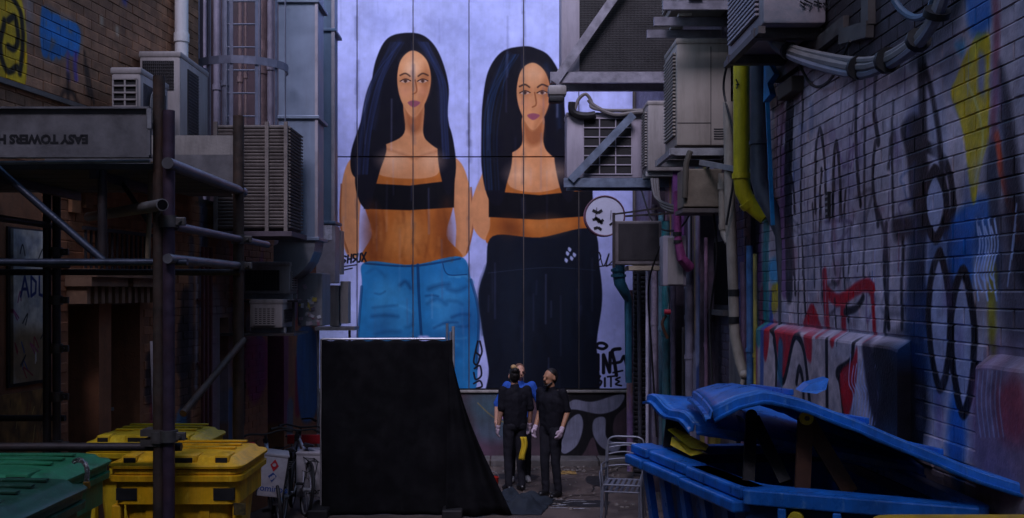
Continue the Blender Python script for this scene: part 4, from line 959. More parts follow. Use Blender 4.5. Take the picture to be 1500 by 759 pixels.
# ================================================================== SCAFFOLD
sc = thing('scaffold', 'dark tube scaffold bay with galvanised toe board over the bins', 'scaffold', (-3, 6.7, 0))
def T(a, b, r_, nm, m=tube_steel, n=12): return G().tube([a, b], r_, n).build(nm, m, sc, True)
violet_tube = mat('violet_scaffold_tube', (.06, .042, .065), .5, .4, .3, 12, (.10, .04, .03), .4)
rust_tube = mat('rusty_scaffold_tube', (.055, .042, .034), .6, .3, .4, 14, (.12, .045, .02), .5)
SX = P(233, 0, 6).x
T((SX, 6.0, GZ(6)), (SX, 6.0, P(0, 112, 6).z), .036, 'standard', rust_tube)
SX2 = P(249, 0, 6).x
T((SX2, 5.98, GZ(6)), (SX2, 5.98, P(0, 163, 6).z), .036, 'standard', violet_tube)
T((-2.005, 7.5, GZ(7.5)), (-2.005, 7.5, P(0, 170, 7.5).z), .042, 'standard', rust_tube)
for px in (69, 83): xx = P(px, 0, 7.4).x; T((xx, 7.4, GZ(7.4)), (xx, 7.4, P(0, 250, 7.4).z), .030, 'standard', steel_dark)
xx = P(150, 0, 6.1).x; T((xx, 6.1, P(0, 384, 6.1).z), (xx, 6.1, P(0, 236, 6.1).z), .028, 'standard', steel_dark)
T((-4.2, 6.0, GZ(6)), (-4.2, 6.0, 3.7), .036, 'standard', steel_dark)
zl = P(0, 384, 6.0).z; T((-4.3, 6.02, zl), (SX2+.1, 6.02, zl), .022, 'ledger', mat('blue_black_tube', (.05, .06, .085), .4, .5, .3, 9), 12)
zl2 = P(0, 657, 6.0).z; T((-4.3, 6.06, zl2), (SX2+.05, 6.06, zl2), .026, 'ledger', steel_dark)
T((-4.3, 7.46, 2.55), (-1.98, 7.46, 2.55), .024, 'ledger', steel_dark); T((-4.3, 7.46, 1.45), (-3.3, 7.46, 1.45), .024, 'ledger', steel_dark)
T((-2.0, 5.9, P(0, 242, 6).z), (-2.0, 7.62, P(0, 242, 6).z), .036, 'transom')
T((-2.0, 5.9, 2.60), (-2.0, 7.55, 2.60), .030, 'transom'); T((-1.99, 6.0, 2.80), (-1.99, 8.35, 2.80), .027, 'transom', mat('purplish_tube', (.14, .12, .14), .45, .4))
T((-3.3, 6.0, 2.60), (-3.3, 7.5, 2.60), .024, 'transom', steel_dark); T((-3.4, 5.8, 2.9), (-3.4, 7.6, 2.9), .024, 'transom', steel_dark)
T(P(-30, 224, 6.05), P(152, 382, 6.05), .024, 'brace', mat('blue_black_tube', (.05, .06, .085)))
T(P(357, 498, 7.5), P(268, 606, 6.6), .026, 'brace', rust_tube)
T(P(172, 258, 6.5), P(222, 332, 6.3), .016, 'brace', steel_dark)
pt = T(P(130, 318, 7.6), P(238, 300, 5.75), .036, 'putlog', mat('worn_tube', (.22, .21, .20), .5, .4, .3, 10))
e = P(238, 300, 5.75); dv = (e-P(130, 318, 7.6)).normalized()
G().tube([e+dv*.0005, e+dv*.002], .030, 12).build('black_end_disc', black, pt)  # black disc paints the shade inside the tube's mouth
T(P(222, 236, 6.2), P(216, 384, 6.3), .016, 'tie_rope', mat('rope', (.22, .17, .11), .9))
coup = mat('coupler_steel', (.10, .095, .09), .5, .5, .3, 15, (.09, .04, .02), .4)
def coupler(c, r_=.05):
    c = Vector(c); q = G().tube([c-Vector((0, 0, .035)), c+Vector((0, 0, .035))], r_, 12).build('coupler', coup, sc, True)
    G().box(c+Vector((r_+.02, -.01, 0)), (.06, .03, .05), None, .006).tube([c+Vector((r_+.02, -.05, 0)), c+Vector((r_+.02, .03, 0))], .011, 6).build('bolt', coup, q)
for c in ((SX2, 5.98, P(0, 325, 6).z), (SX2, 5.98, P(0, 638, 6).z), (SX, 6.0, P(0, 640, 6).z), (-2.005, 7.5, 2.60), (-2.005, 7.5, 2.80), (-2.005, 7.5, 1.10), (-2.005, 7.5, .82)): coupler(c, .055)
for k in range(6): coupler((P(83, 0, 7.4).x, 7.4, .9+k*.36), .045)
for k in range(2): G().span((SX-.1, 5.96, P(0, 648, 6).z-.02+k*.06), (SX+.02, 6.1, P(0, 648, 6).z+.02+k*.06)).build('wedge', coup, sc)
plank = mat('scaffold_plank_steel', (.09, .085, .082), .6, .3, .3, 6)
for k in range(6): G().span((-4.3, 6.07+k*.235, 3.15), (-2.06, 6.07+k*.235+.22, 3.19), .004).build('plank', plank, sc)
for x in (-4.0, -3.2, -2.5): G().span((x-.02, 6.03, 3.09), (x+.02, 7.46, 3.148)).build('joist', steel_dark, sc)
zt, zb = P(0, 161, 5.95).z, P(0, 229, 5.95).z; xe = P(221, 0, 5.95).x
tbm = mat('galvanised_toe_board', (.16, .155, .16), .55, .3, .28, 7, (.08, .075, .075), .5, False, .1)
tb_ = G().span((-4.4, 5.93, zb), (xe, 5.955, zt)).build('toe_board', tbm, sc)
G().span((-4.4, 5.905, zt), (xe+.004, 5.965, zt+.012)).span((-4.4, 5.905, zb-.012), (xe+.004, 5.965, zb)).span((xe-.012, 5.905, zb+.0), (xe+.012, 5.929, zt-.001)).build('flange', tbm, tb_)
G().span((xe-.004, 5.90, P(0, 190, 5.95).z), (xe+.02, 5.903, zt)).build('end_plate', galv, tb_)
# the board was fitted the wrong way up: lettering reads upside down
lp = P(129, 198, 5.928)
lettering('EASY TOWERS HIRE', .072, paint_black, frame_from((-1, 0, 0), (0, 0, -1), (lp.x, 5.9285, lp.z)), tb_, ext=.0008, bold=.004)
G().tube([(-4.4, 6.0, P(0, 240, 6).z-.01), (-2.14, 6.0, P(0, 236, 6).z)], .012, 6).build('edge_rail', galv, sc)
# second toe board across the far end
G().span((-3.5, 7.56, 3.2), (-2.04, 7.585, 3.45)).build('toe_board', tbm, sc)
# ================================================================== BINS
def rrect(x0, x1, y0, y1, z, r_=.06, n=3):
    out = []
    for cx, cy, a0 in ((x1-r_, y1-r_, 0), (x0+r_, y1-r_, 90), (x0+r_, y0+r_, 180), (x1-r_, y0+r_, 270)):
        for k in range(n+1):
            a = R(a0+90*k/n); out.append(Vector((cx+r_*math.cos(a), cy+r_*math.sin(a), z)))
    return out
def wheelie(label, x0, x1, y0, y1, zt, m, group=None, lid_lift=0, name='wheelie_bin', seed=0):
    zg = GZ((y0+y1)/2); root = thing(name, label, 'bin', ((x0+x1)/2, (y0+y1)/2, zg), group); zr = zt-.10
    def rr(o, z, r_=.07): return rrect(x0+o, x1-o, y0+o, y1-o, z, r_)
    body = G().loft([rr(.17, zg+.16), rr(.15, zg+.2), rr(.075, zr-.22), rr(.07, zr-.02)], True, False)
    b = body.build('body', m, root, True)
    ri = G()
    ri.loft([rr(.055, zr-.20), rr(.03, zr-.19), rr(.03, zr-.02), rr(.05, zr-.015)], True, True); ri.build('collar', m, root, True)
    ri = G(); ri.loft([rr(.03, zr-.05), rr(.002, zr-.045), rr(0, zr-.012), rr(.02, zr-.006)], True, True)
    ri.loft([rr(.02, zr-.005), rr(.012, zr), rr(.012, zr+.028), rr(.03, zr+.034)], True, True); ri.build('rim', m, root, True)
    lf = lid_lift
    ld = G(); ld.loft([rr(-.004, zr+.036), rr(-.006, zr+.05), rr(.004, zr+.062), rr(.04, zr+.07), rr(.06, zr+.095), rr(.10, zr+.105), rr(.3, zr+.115)], True, True)
    lid = ld.build('lid', m, root, True)
    w = x1-x0; dark = rubber
    for fx in (.16, .50, .84):                                             # raised grip pockets along the lid's front edge
        c = x0+w*fx; hw = w*(.055 if fx != .5 else .16)
        G().span((c-hw, y0+.035, zr+.055), (c+hw, y0+.19, zr+.115), .015).build('grip', m, lid, True)
        G().span((c-hw*.78, y0+.028, zr+.064), (c+hw*.78, y0+.05, zr+.098)).build('grip_dark', dark, lid)  # black block colours in the shade of the grip recess
    for k in range(3): G().span((x0+.12, y0+.3+k*.14, zr+.112), (x1-.12, y0+.34+k*.14, zr+.124), .008).build('rib', m, lid, True)
    for fx in (.14, .86):
        c = x0+w*fx; G().span((c-.065, y0+.024, zr-.165), (c+.065, y0+.06, zr-.09)).build('pocket_dark', dark, b)  # black block stands for shade in the lifting recess
    for fx in (.05, .95):
        c = x0+w*fx; G().span((c-.03, y0+.05, zg+.5), (c+.03, y0+.12, zr-.2), .01).build('corner_rib', m, b)
    for fx in (.3, .7): c = x0+w*fx; G().add([(c-.03, y0+.064, zr-.2), (c+.03, y0+.064, zr-.2), (c+.03, y0+.135, zg+.3), (c-.03, y0+.135, zg+.3), (c-.03, y0+.1, zr-.2), (c+.03, y0+.1, zr-.2), (c+.03, y0+.2, zg+.3), (c-.03, y0+.2, zg+.3)], [(0, 1, 2, 3), (0, 4, 5, 1), (0, 3, 7, 4), (1, 5, 6, 2)]).build('body_rib', m, b)
    for fx in (.18, .82):
        for yy in (y0+.2, y1-.2):
            c = x0+w*fx; wh = G().tube([(c-.022, yy, zg+.085), (c+.022, yy, zg+.085)], .085, 16).build('wheel', rubber, root, True)
            G().span((c-.03, yy-.03, zg+.085), (c+.03, yy+.03, zg+.165)).build('fork', galv, wh)
    return root
def plastic(name, c, d=(.03, .03, .028)): return mat(name, c, .42, 0, .2, 5, d, .55, True, .08, 40, wear=.7, wcol=tuple(min(1, q*1.6+.06) for q in c))
green = plastic('green_bin_plastic', (.025, .20, .085)); yellow = plastic('yellow_bin_plastic', (.80, .43, .010), (.10, .07, .02)); yelo = plastic('pale_yellow_plastic', (.75, .52, .02), (.12, .09, .03))
gb = wheelie('green four-wheeled bin locked with a chain beside the yellow bin', -3.36, -2.28, 4.95, 5.80, 1.47, green)
gb2 = wheelie('dark green bin at the front of the row, its lid corner only in view', -3.05, -2.02, 4.05, 4.85, 1.50, plastic('dark_green_plastic', (.015, .075, .04)))
yb = wheelie('yellow bin with a black sticker, standing directly behind the scaffold post', -2.46, -1.62, 6.13, 6.85, 1.37, yellow)
yb2 = wheelie('second yellow bin behind the first, its lid resting slightly higher', -3.0, -2.16, 7.05, 7.75, 1.36, yelo)
yb3 = wheelie('yellow bin in front of the big blue bin, only its lid edge in view', 1.37, 2.25, 3.05, 3.93, 1.535, yellow)
p = P(352, 745, 6.17); G().box((p.x, 6.155, p.z), (.075, .004, .075)).build('sticker', mat('black_sticker', (.02, .018, .015), .6, 0, .6, 50, (.35, .25, .05), .7), yb)
# chain and padlock on the green bin
ch = thing('padlock_chain', 'steel chain and brass padlock hanging from the green bin lid', 'chain', tuple(P(128, 700, 4.93)))
cm = mat('chain_steel', (.32, .31, .30), .35, .8, .2, 20, (.1, .06, .04), .4)
pts = smooth([tuple(P(a, b, d)) for a, b, d in ((108, 676, 4.98), (118, 674, 4.94), (126, 682, 4.915), (128, 692, 4.91), (127, 702, 4.91))], 3)
for i, (a, b) in enumerate(zip(pts, pts[1:])):
    a, b = Vector(a), Vector(b); d = (b-a).normalized(); s_ = d.cross(Vector((0, 1, 0)) if i % 2 else Vector((1, .3, 0))).normalized(); c = (a+b)/2
    ring = [c+d*(.019*math.cos(t))+s_*(.010*math.sin(t)) for t in [k*math.pi/5 for k in range(11)]]
    G().tube(ring, .0042, 5, False).build('link', cm, ch)
pl_ = P(127, 707, 4.905); pk = G().box((pl_.x, pl_.y, pl_.z-.012), (.034, .016, .034), None, .004).build('padlock', mat('brass', (.40, .22, .05), .35, .8, .15, 20), ch)
G().tube([Vector((pl_.x+.011*math.cos(t), pl_.y, pl_.z+.005+.016*math.sin(t))) for t in [k*math.pi/6 for k in range(7)]], .0035, 5).build('shackle', cm, pk)

# ---------------- big blue bin with propped, warped lids
bluem = mat('blue_bin_plastic', (.012, .15, .56), .34, 0, .3, 6, (.015, .035, .09), .6, True, .15, 30, spec=.5, wear=.75, wcol=(.12, .30, .60))
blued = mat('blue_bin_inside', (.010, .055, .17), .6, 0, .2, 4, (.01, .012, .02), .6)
bb = thing('blue_skip_bin', 'big blue bin with two warped lids propped half open against the graffiti wall', 'bin', (1.6, 5.4, GZ(5.4)))
A, B, C_, Dc = Vector((1.168, 4.80, 0)), Vector((.819, 6.15, 0)), Vector((2.18, 4.36, 0)), Vector((2.15, 6.30, 0))
ZR = 1.45
def quad(o, z):
    cen = (A+B+C_+Dc)/4; out = []
    cs = [A, C_, Dc, B]
    for i, c in enumerate(cs):
        pv, nx = cs[i-1], cs[(i+1) % 4]; d0 = (pv-c).normalized(); d1 = (nx-c).normalized()
        cc = c+(d0+d1).normalized()*o*1.35; rad = .10
        p0, p1 = cc+d0*rad, cc+d1*rad
        for k in range(5):
            t = k/4; out.append(((1-t)**2*p0+2*t*(1-t)*cc+t*t*p1)+Vector((0, 0, z)))
    return out
zg = GZ(5.4)
G().loft([quad(.24, zg+.16), quad(.20, zg+.24), quad(.09, ZR-.14), quad(.07, ZR-.02), quad(.10, ZR-.02), quad(.13, ZR-.16), quad(.24, zg+.3)], True, True).build('body', bluem, bb, True)
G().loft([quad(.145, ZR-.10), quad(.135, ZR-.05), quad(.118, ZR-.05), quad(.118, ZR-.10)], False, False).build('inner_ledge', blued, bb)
rimg = G().loft([quad(.07, ZR-.055), quad(.01, ZR-.05), quad(.0, ZR-.04), quad(.0, ZR-.006), quad(.012, ZR), quad(.105, ZR), quad(.115, ZR-.02)], False, False)
rim = rimg.build('rim', bluem, bb, True)
uu = (A-B).normalized(); nn = Vector((-uu.y, uu.x, 0))
if nn.x > 0: nn = -nn
Ll = (A-B).length
for i, (a, b, o, dz) in enumerate(((-.02, .16, .03, 0), (.17, .53, .02, -.004), (.55, 1.0, .03, -.006))):     # stepped lip in three lengths along the lane side
    for w_, z0, z1 in ((.055+o, ZR-.05+dz, ZR+.006+dz), (.095+o, ZR-.115+dz, ZR-.055+dz)):
        pa, pb = B+uu*(a*Ll), B+uu*(b*Ll)
        g_l = G().add([q+nn*n_+Vector((0, 0, z)) for q in (pa, pb) for n_ in (-.13, w_-.065) for z in (z0, z1)], [(0, 1, 3, 2), (4, 6, 7, 5), (0, 4, 5, 1), (2, 3, 7, 6), (0, 2, 6, 4), (1, 5, 7, 3)])
        g_l.build('lip', bluem, rim, False, [bevmod(.012, 2)])
fu = (C_-A).normalized(); fn = Vector((fu.y, -fu.x, 0))
def front(t0, t1, n0, n1, z0, z1, nm, m, par=bb, bev=.008):
    gg = G().add([A+fu*t+fn*n_+Vector((0, 0, z)) for t in (t0, t1) for n_ in (n0, n1) for z in (z0, z1)], [(0, 1, 3, 2), (4, 6, 7, 5), (0, 4, 5, 1), (2, 3, 7, 6), (0, 2, 6, 4), (1, 5, 7, 3)])
    return gg.build(nm, m, par, False, [bevmod(bev)])
front(.0, 1.03, -.03, .03, ZR-.075, ZR-.002, 'front_lip', bluem)
for t in (.18, .43): front(t-.02, t+.02, -.1, .026, ZR-.45, ZR-.078, 'rib', bluem)
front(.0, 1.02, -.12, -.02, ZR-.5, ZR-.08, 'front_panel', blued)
kn = A+fu*.245+fn*.035+Vector((0, 0, ZR-.125)); ylw = plastic('yellow_knob', (.62, .48, .03), (.2, .12, .03))
kb_ = G().tube([kn-fn*.05, kn+fn*.012], .036, 18).build('trunnion_knob', ylw, bb, True); G().tube([kn+fn*.0125, kn+fn*.022], .015, 6).build('bolt', coup, kb_)
for i in range(5):
    q = B+uu*(.12+.26*i); G().add([q+nn*n_+Vector((0, 0, z))+uu*s_ for s_ in (-.03, .03) for n_, z in ((-.05, ZR-.12), (-.01, ZR-.12), (-.19, zg+.35), (-.15, zg+.35))], [(0, 1, 3, 2), (4, 6, 7, 5), (0, 4, 5, 1), (2, 3, 7, 6), (0, 2, 6, 4), (1, 5, 7, 3)]).build('side_rib', bluem, bb)
for q in (A+Vector((.3, .25, 0)), B+Vector((.35, -.2, 0)), C_+Vector((-.3, .3, 0)), Dc+Vector((-.3, -.3, 0))):
    wz = GZ(q.y); wh = G().tube([(q.x-.025, q.y, wz+.09), (q.x+.025, q.y, wz+.09)], .09, 16).build('wheel', rubber, bb, True); G().span((q.x-.035, q.y-.03, wz+.09), (q.x+.035, q.y+.03, wz+.17)).build('fork', galv, wh)
def interp(xs_, zs_, x): return float(np.interp(x, xs_, zs_))
def lidmesh(zfn, x0, x1, y0, y1, nm, skirt=.058, flare=.035, ex=0):
    """a shallow tray: bent top sheet, skirt with an outward lip on three sides"""
    nx, ny = 34, 10
    def yy(s_, t): return (y0[0]+(y0[1]-y0[0])*s_)*(1-t)+(y1[0]+(y1[1]-y1[0])*s_)*t
    def top(s_, t):
        x = x0(t)+(x1-x0(t))*s_; crown = .014*math.sin(math.pi*min(1, t*1.0))
        return Vector((x, yy(s_, t), zfn(x, t)+crown+.004*mnoise.noise(Vector((x*6, t*5, ex)))))
    gg = G().sheet(top, nx, ny)
    def skirt_strip(path, out, fade):
        ringset = []
        for i, p in enumerate(path):
            f = fade(i/(len(path)-1)); o = out(i/(len(path)-1)); jag = .006*mnoise.noise(Vector((p.x*25, p.y*25, ex)))
            ringset.append([p, p+o*.006-Vector((0, 0, .008)), p+o*.012-Vector((0, 0, skirt*f*.72)), p+o*.034-Vector((0, 0, skirt*f*.76)), p+o*.036-Vector((0, 0, skirt*f+jag))])
        gg.loft(ringset, False, False, False)
    skirt_strip([top(i/nx, 0) for i in range(nx+1)], lambda t: Vector((0, -1, 0)), lambda t: 1)
    skirt_strip([top(0, j/ny) for j in range(ny+1)], lambda t: Vector((-1, 0, 0)), lambda t: 1)
    skirt_strip([top(i/nx, 1) for i in range(nx+1)], lambda t: Vector((0, 1, 0)), lambda t: 1)
    o = gg.build(nm, bluem, bb, True, [solid(.007, 0)], 16)
    return o, top
X1, Z1 = [1.0, 1.06, 1.16, 1.28, 1.43, 1.62, 1.82, 2.10, 2.4], [1.76, 1.82, 1.88, 1.918, 1.885, 1.815, 1.727, 1.61, 1.53]
l1, t1f = lidmesh(lambda x, t: interp(X1, Z1, x)-.06*t, lambda t: 1.05+.09*t, 2.27, (4.95, 4.26), (5.92, 5.5), 'lid', ex=1)
Xn, Zn = [.9, 1.1, 1.33, 1.7, 2.2, 2.4], [1.69, 1.66, 1.63, 1.56, 1.47, 1.45]; Zf = [1.745, 1.745, 1.735, 1.70, 1.53, 1.5]
l2, t2f = lidmesh(lambda x, t: interp(Xn, Zn, x)*(1-t)+interp(Xn, Zf, x)*t+.028*math.sin(9*t)*max(0, 1.25-x)*3, lambda t: 1.08-.17*t, 2.25, (5.56, 5.30), (6.20, 6.10), 'lid', ex=2)
# broken hinge tab standing up from the near lid
tp = [P(1173, 574, 5.3), P(1185, 563, 5.3), P(1214, 555, 5.25), P(1210, 571, 5.2), P(1196, 577, 5.2)]
G().prism(tp, (.0, .10, .004)).build('hinge_tab', bluem, l1)
for t in (.28, .55, .8): q = t1f(t, .5); G().box(q+Vector((0, 0, .012)), (.02, .80, .03), Matrix.Rotation(R(-3.5), 3, 'X'), .008).build('rib', bluem, l1)
for t in (.12, .3): q = t2f(t, .5); G().box(q+Vector((0, 0, .012)), (.03, .5, .035), None, .01).build('rib', bluem, l2)
rustm = mat('rusty_strut', (.07, .03, .016), .7, .2, .35, 15, (.03, .02, .015), .5); blk = mat('black_strut', (.012, .011, .012), .6)
st = thing('lid_prop', 'rusty steel V-shaped strut with a yellow end cap propping the near blue lid', 'strut', tuple(P(1200, 712, 4.80)))
G().bar(P(1180, 612, 4.87), P(1175, 718, 4.82), .075, .02, (0, 1, 0)).build('leg', rustm, st); G().bar(P(1183, 618, 4.89), P(1246, 722, 4.80), .075, .02, (0, 1, 0)).build('leg', rustm, st)
kq = P(1180, 612, 4.845); k2 = G().tube([kq, kq+Vector((0, -.02, 0))], .034, 18).build('end_cap', ylw, st, True); G().tube([kq+Vector((0, -.0205, 0)), kq+Vector((0, -.03, 0))], .013, 6).build('bolt', coup, k2)
s2 = thing('lid_prop', 'black steel V-shaped strut standing left of the rusty one in the blue bin', 'strut', tuple(P(1110, 700, 5.1)))
G().bar(P(1101, 608, 5.2), P(1096, 706, 5.0), .06, .02, (0, 1, 0)).build('leg', blk, s2); G().bar(P(1104, 612, 5.22), P(1150, 706, 5.0), .06, .02, (0, 1, 0)).build('leg', blk, s2); G().tube([P(1101, 608, 5.19), P(1101, 608, 5.16)], .03, 14).build('end_cap', rubber, s2, True)
s3 = thing('lid_prop', 'short black strut under the lane end of the far blue lid', 'strut', tuple(P(990, 650, 5.9)))
G().bar(P(985, 598, 6.05), P(978, 655, 6.0), .06, .02, (0, 1, 0)).build('leg', blk, s3); G().bar(P(988, 600, 6.07), P(1012, 662, 5.9), .06, .02, (0, 1, 0)).build('leg', blk, s3)
yt = thing('yellow_crate_lid', 'broken yellow plastic crate lid lying inside the blue bin', 'crate lid', tuple(P(1005, 655, 5.9)))
G().prism([P(984, 640, 5.95), P(998, 648, 5.9), P(1030, 664, 5.6), P(1012, 668, 5.6), P(982, 652, 5.85)], (.05, .10, -.02)).build('panel', yelo, yt); G().prism([P(978, 630, 6.0), P(992, 638, 5.95), P(1034, 660, 5.6), P(1010, 656, 5.7)], (.03, .06, .02)).build('flap', yelo, yt)
# rubbish filling the bin
rb_ = G(); rs = random.Random(4)
for k in range(26):
    t, s_ = rs.random(), rs.random(); q = (A*(1-t)+B*t)*(1-s_)+(C_*(1-t)+Dc*t)*s_; cen = (A+B+C_+Dc)/4; q = cen+(q-cen)*.62
    rb_.ball((q.x, q.y, ZR-.42), rs.uniform(.12, .2), 8, 6, (1, 1, rs.uniform(.6, .9)))
tag(rb_.build('rubbish_bags', mat('bin_bag', (.012, .012, .014), .35, 0, .2, 8, dirt_amt=0, bump=.5, bscale=25), sm=True), 'heap of black rubbish bags filling the blue bin', 'rubbish', kind='stuff')
# ================================================================== RIGHT SIDE, ABOVE
blue_steel = mat('blue_grey_angle', (.16, .20, .27), .45, .4, .2, 8, (.07, .06, .07), .4)
lav = mat('lavender_enamel', (.33, .30, .35), .5, 0, .1, 3, (.11, .09, .10), .45, True, .05)
def angle(name, label, pieces, m=galv):
    root = thing(name, label, 'bracket', tuple(Vector(pieces[0][0])), 'steel wall brackets')
    for a, b, w, h, nm in pieces: G().bar(a, b, w, h).build(nm, m, root)
    return root
# large coil unit and its bracket
zc = P(0, 108, 13).z
condenser('big condenser with a dark coil face on a braced bracket beside the painted figures', P(822, 0, 13).x, 2.28, 13.0, 13.5, zc+.01, zc+1.75, 'coil', None, None, m=lav, feet=False, finset=(.24, .0, .03, .05))
angle('wall_bracket', 'heavy grey bracket with a long diagonal brace under the big coil condenser', [((P(806, 0, 12.9).x, 12.9, zc-.075), (RX, 12.9, zc-.075), .06, .14, 'arm'), (P(812, 121, 12.85), P(994, -138, 12.85), .03, .11, 'brace'), ((P(815, 0, 13.4).x, 13.42, zc-.075), (RX, 13.42, zc-.075), .06, .14, 'arm')], mat('worn_violet_steel', (.25, .24, .28), .45, .4, .25, 8))
tip = thing('floodlight', 'small grey floodlight at the tip of the condenser bracket', 'light', tuple(P(812, 140, 12.85)))
G().box(P(816, 134, 12.83), (.24, .22, .13), None, .03).build('housing', beige2, tip, True); G().box(P(815, 146, 12.80), (.20, .18, .08), None, .02).build('lens', rubber, tip, True)
hs = mat('grey_hose', (.17, .155, .15), .6, 0, .2, 8, (.06, .05, .05), .5)
for i, (pts, r_, lab) in enumerate((([(842, 160), (848, 145), (858, 138), (866, 148), (868, 158), (900, 162), (990, 160)], .022, 'thin grey hose looping over the drain trap under the big condenser'), ([(862, 146), (872, 156), (900, 168), (940, 164), (995, 166)], .028, 'grey pipe running to the wall below the big condenser'), ([(838, 150), (838, 162), (845, 168), (860, 170), (872, 168)], .05, 'black drain trap bend under the big condenser'))):
    tag(G().curve([P(a, b, 12.95) for a, b in pts], r_, 8, 5).build('hose', rubber if i == 2 else hs, sm=True), lab, 'pipe')
# unit with the square-holed grille
za, zb_ = P(0, 262, 13).z, P(0, 166, 13).z
condenser('pale condenser with a square-holed grille on the blue bracket', P(830, 0, 13).x, P(942, 0, 13).x, 13.0, 13.4, za+.01, zb_, 'slots', None, None, m=lav, feet=False, cols=3, rows=6, finset=(.22, .15, .05, .02))
condenser('beige condenser tucked between the square-holed unit and the wall', P(948, 0, 12.6).x, P(1010, 0, 12.6).x, 12.55, 13.0, P(0, 258, 12.6).z, P(0, 150, 12.6).z, None, 'ribs', None, m=beige2, feet=True)
angle('wall_bracket', 'blue-grey angle bracket with diagonal brace holding the square-holed condenser', [((P(826, 0, 12.9).x, 12.92, za-.06), (RX, 12.92, za-.06), .05, .12, 'arm'), (P(836, 264, 12.87), P(928, 168, 12.87), .03, .10, 'brace'), ((P(830, 0, 13.3).x, 13.35, za-.06), (RX, 13.35, za-.06), .05, .12, 'arm')], blue_steel)
# middle condenser on the wall
z0, z1 = P(0, 222, 9.8).z, P(0, 58, 9.8).z
condenser('tall beige condenser on the right wall beside the yellow pipe', P(991, 0, 9.8).x, 2.26, 9.8, 10.5, z0, z1, 'seam', 'ribs', None, m=beige, sinset=(.08, .05, .10, .06))
angle('wall_bracket', 'galvanised bracket with slanting stay under the tall beige condenser', [((1.60, 9.55, z0-.04), (RX, 9.55, z0-.04), .05, .07, 'arm'), ((1.60, 10.4, z0-.04), (RX, 10.4, z0-.04), .05, .07, 'arm'), (P(1026, 238, 9.5), P(1122, 256, 8.7), .03, .05, 'brace'), ((1.63, 9.5, z0-.04), (1.63, 10.45, z0-.04), .04, .06, 'rail')], galv)
for i, (D, lab) in enumerate(((10.4, 'far steel arm of three under the upper wall condenser'), (9.92, 'middle steel arm of three under the upper wall condenser'), (9.36, 'near steel arm of three under the upper wall condenser'))):
    ar_ = thing('wall_bracket', lab, 'bracket', (1.51, D, 5.07), 'steel wall brackets')
    G().bar((1.51, D, 5.11), (RX, D, 5.11), .045, .085).build('arm', mat('worn_violet_steel', (.25, .24, .28)), ar_); G().span((1.75, D-.05, 5.155), (1.88, D+.05, 5.18)).build('pad', beige, ar_)
condenser('upper wall condenser resting on three steel arms', 1.70, 2.26, 9.3, 10.5, 5.185, 6.1, None, 'ribs', None, m=beige)
# near condenser at the top of the wall
z0 = P(0, 34, 7).z
u5 = condenser('pinkish condenser with ribbed side and black scrawl, nearest the hanging hoses', 1.84, 2.285, 7.0, 8.1, z0, z0+.85, None, 'ribs', None, m=mat('pinkish_enamel', (.34, .29, .31), .5, 0, .3, 3, (.10, .17, .20), .6), feet=False, sinset=(.1, .12, .08, .08))
for pts in ([(1172, 2), (1180, 8), (1176, 10)], [(1178, 0), (1190, 6), (1186, 12)], [(1192, 2), (1204, 6)], [(1198, 0), (1200, 12)], [(1206, 4), (1212, 12)]): G().tube([P(a, b, 6.985)+Vector((0, -.0, 0)) for a, b in pts], .006, 5).build('scrawl', paint_black, u5)
angle('wall_bracket', 'rusty dark bracket frame under the pinkish condenser', [((1.80, 7.15, z0-.04), (RX, 7.15, z0-.04), .08, .07, 'arm'), ((1.80, 7.95, z0-.04), (RX, 7.95, z0-.04), .08, .07, 'arm'), ((1.83, 7.0, z0-.045), (1.83, 8.1, z0-.045), .05, .05, 'rail'), ((RX-.03, 6.55, z0-.12), (RX-.03, 8.2, z0-.12), .04, .10, 'rail'), ((RX-.03, 6.15, z0-.25), (RX-.03, 6.15, z0+.8), .05, .12, 'post'), ((RX-.04, 6.1, z0-.28), (RX-.04, 6.6, z0-.20), .05, .10, 'rail')], mat('grimy_steel', (.10, .09, .085), .6, .3, .3, 9, (.08, .04, .03), .5))
# hanging hose bundle
paths = [(1122, 36), (1132, 56), (1156, 74), (1200, 88), (1258, 98), (1300, 88), (1345, 58), (1372, 18), (1386, -30)]
def hose3(off, jit):
    out = []
    for i, (a, b) in enumerate(paths):
        X = 1.93+.22*min(1, i/3.); D = F*X/(a-CX) if i else 7.3
        p = P(a+jit*math.sin(i*1.7), b+off*(1+.25*math.sin(i*2.1)), D); out.append(p)
    return out
hb_ = thing('hose_bundle', 'sagging bundle of taped grey refrigerant hoses hanging across the graffiti wall', 'hose', tuple(P(1258, 100, 6)))
for off, r_, m in ((0, .032, hs), (9, .028, mat('violet_hose', (.16, .16, .20), .55)), (-8, .022, hs), (5, .018, rubber)): G().curve(hose3(off, off*.3), r_, 8, 6).build('hose', m, hb_, True)
for i in (2, 4, 5, 6, 7):
    c = hose3(1, 0)[i]; n_ = hose3(1, 0)[min(i+1, 8)]; d = (n_-c).normalized(); G().tube([c-d*.018, c+d*.018], .075 if i in (4, 5) else .065, 10).build('tie', rubber, hb_, True)
tag(G().curve([P(1300, -20, 5.55), P(1318, 12, 5.5), P(1340, 26, 5.4), P(1360, 18, 5.2), P(1372, -20, 5.1)], .02, 8, 6).build('hose', mat('blue_hose', (.08, .13, .2), .5), sm=True), 'thin blue hose looping above the hose bundle', 'hose')

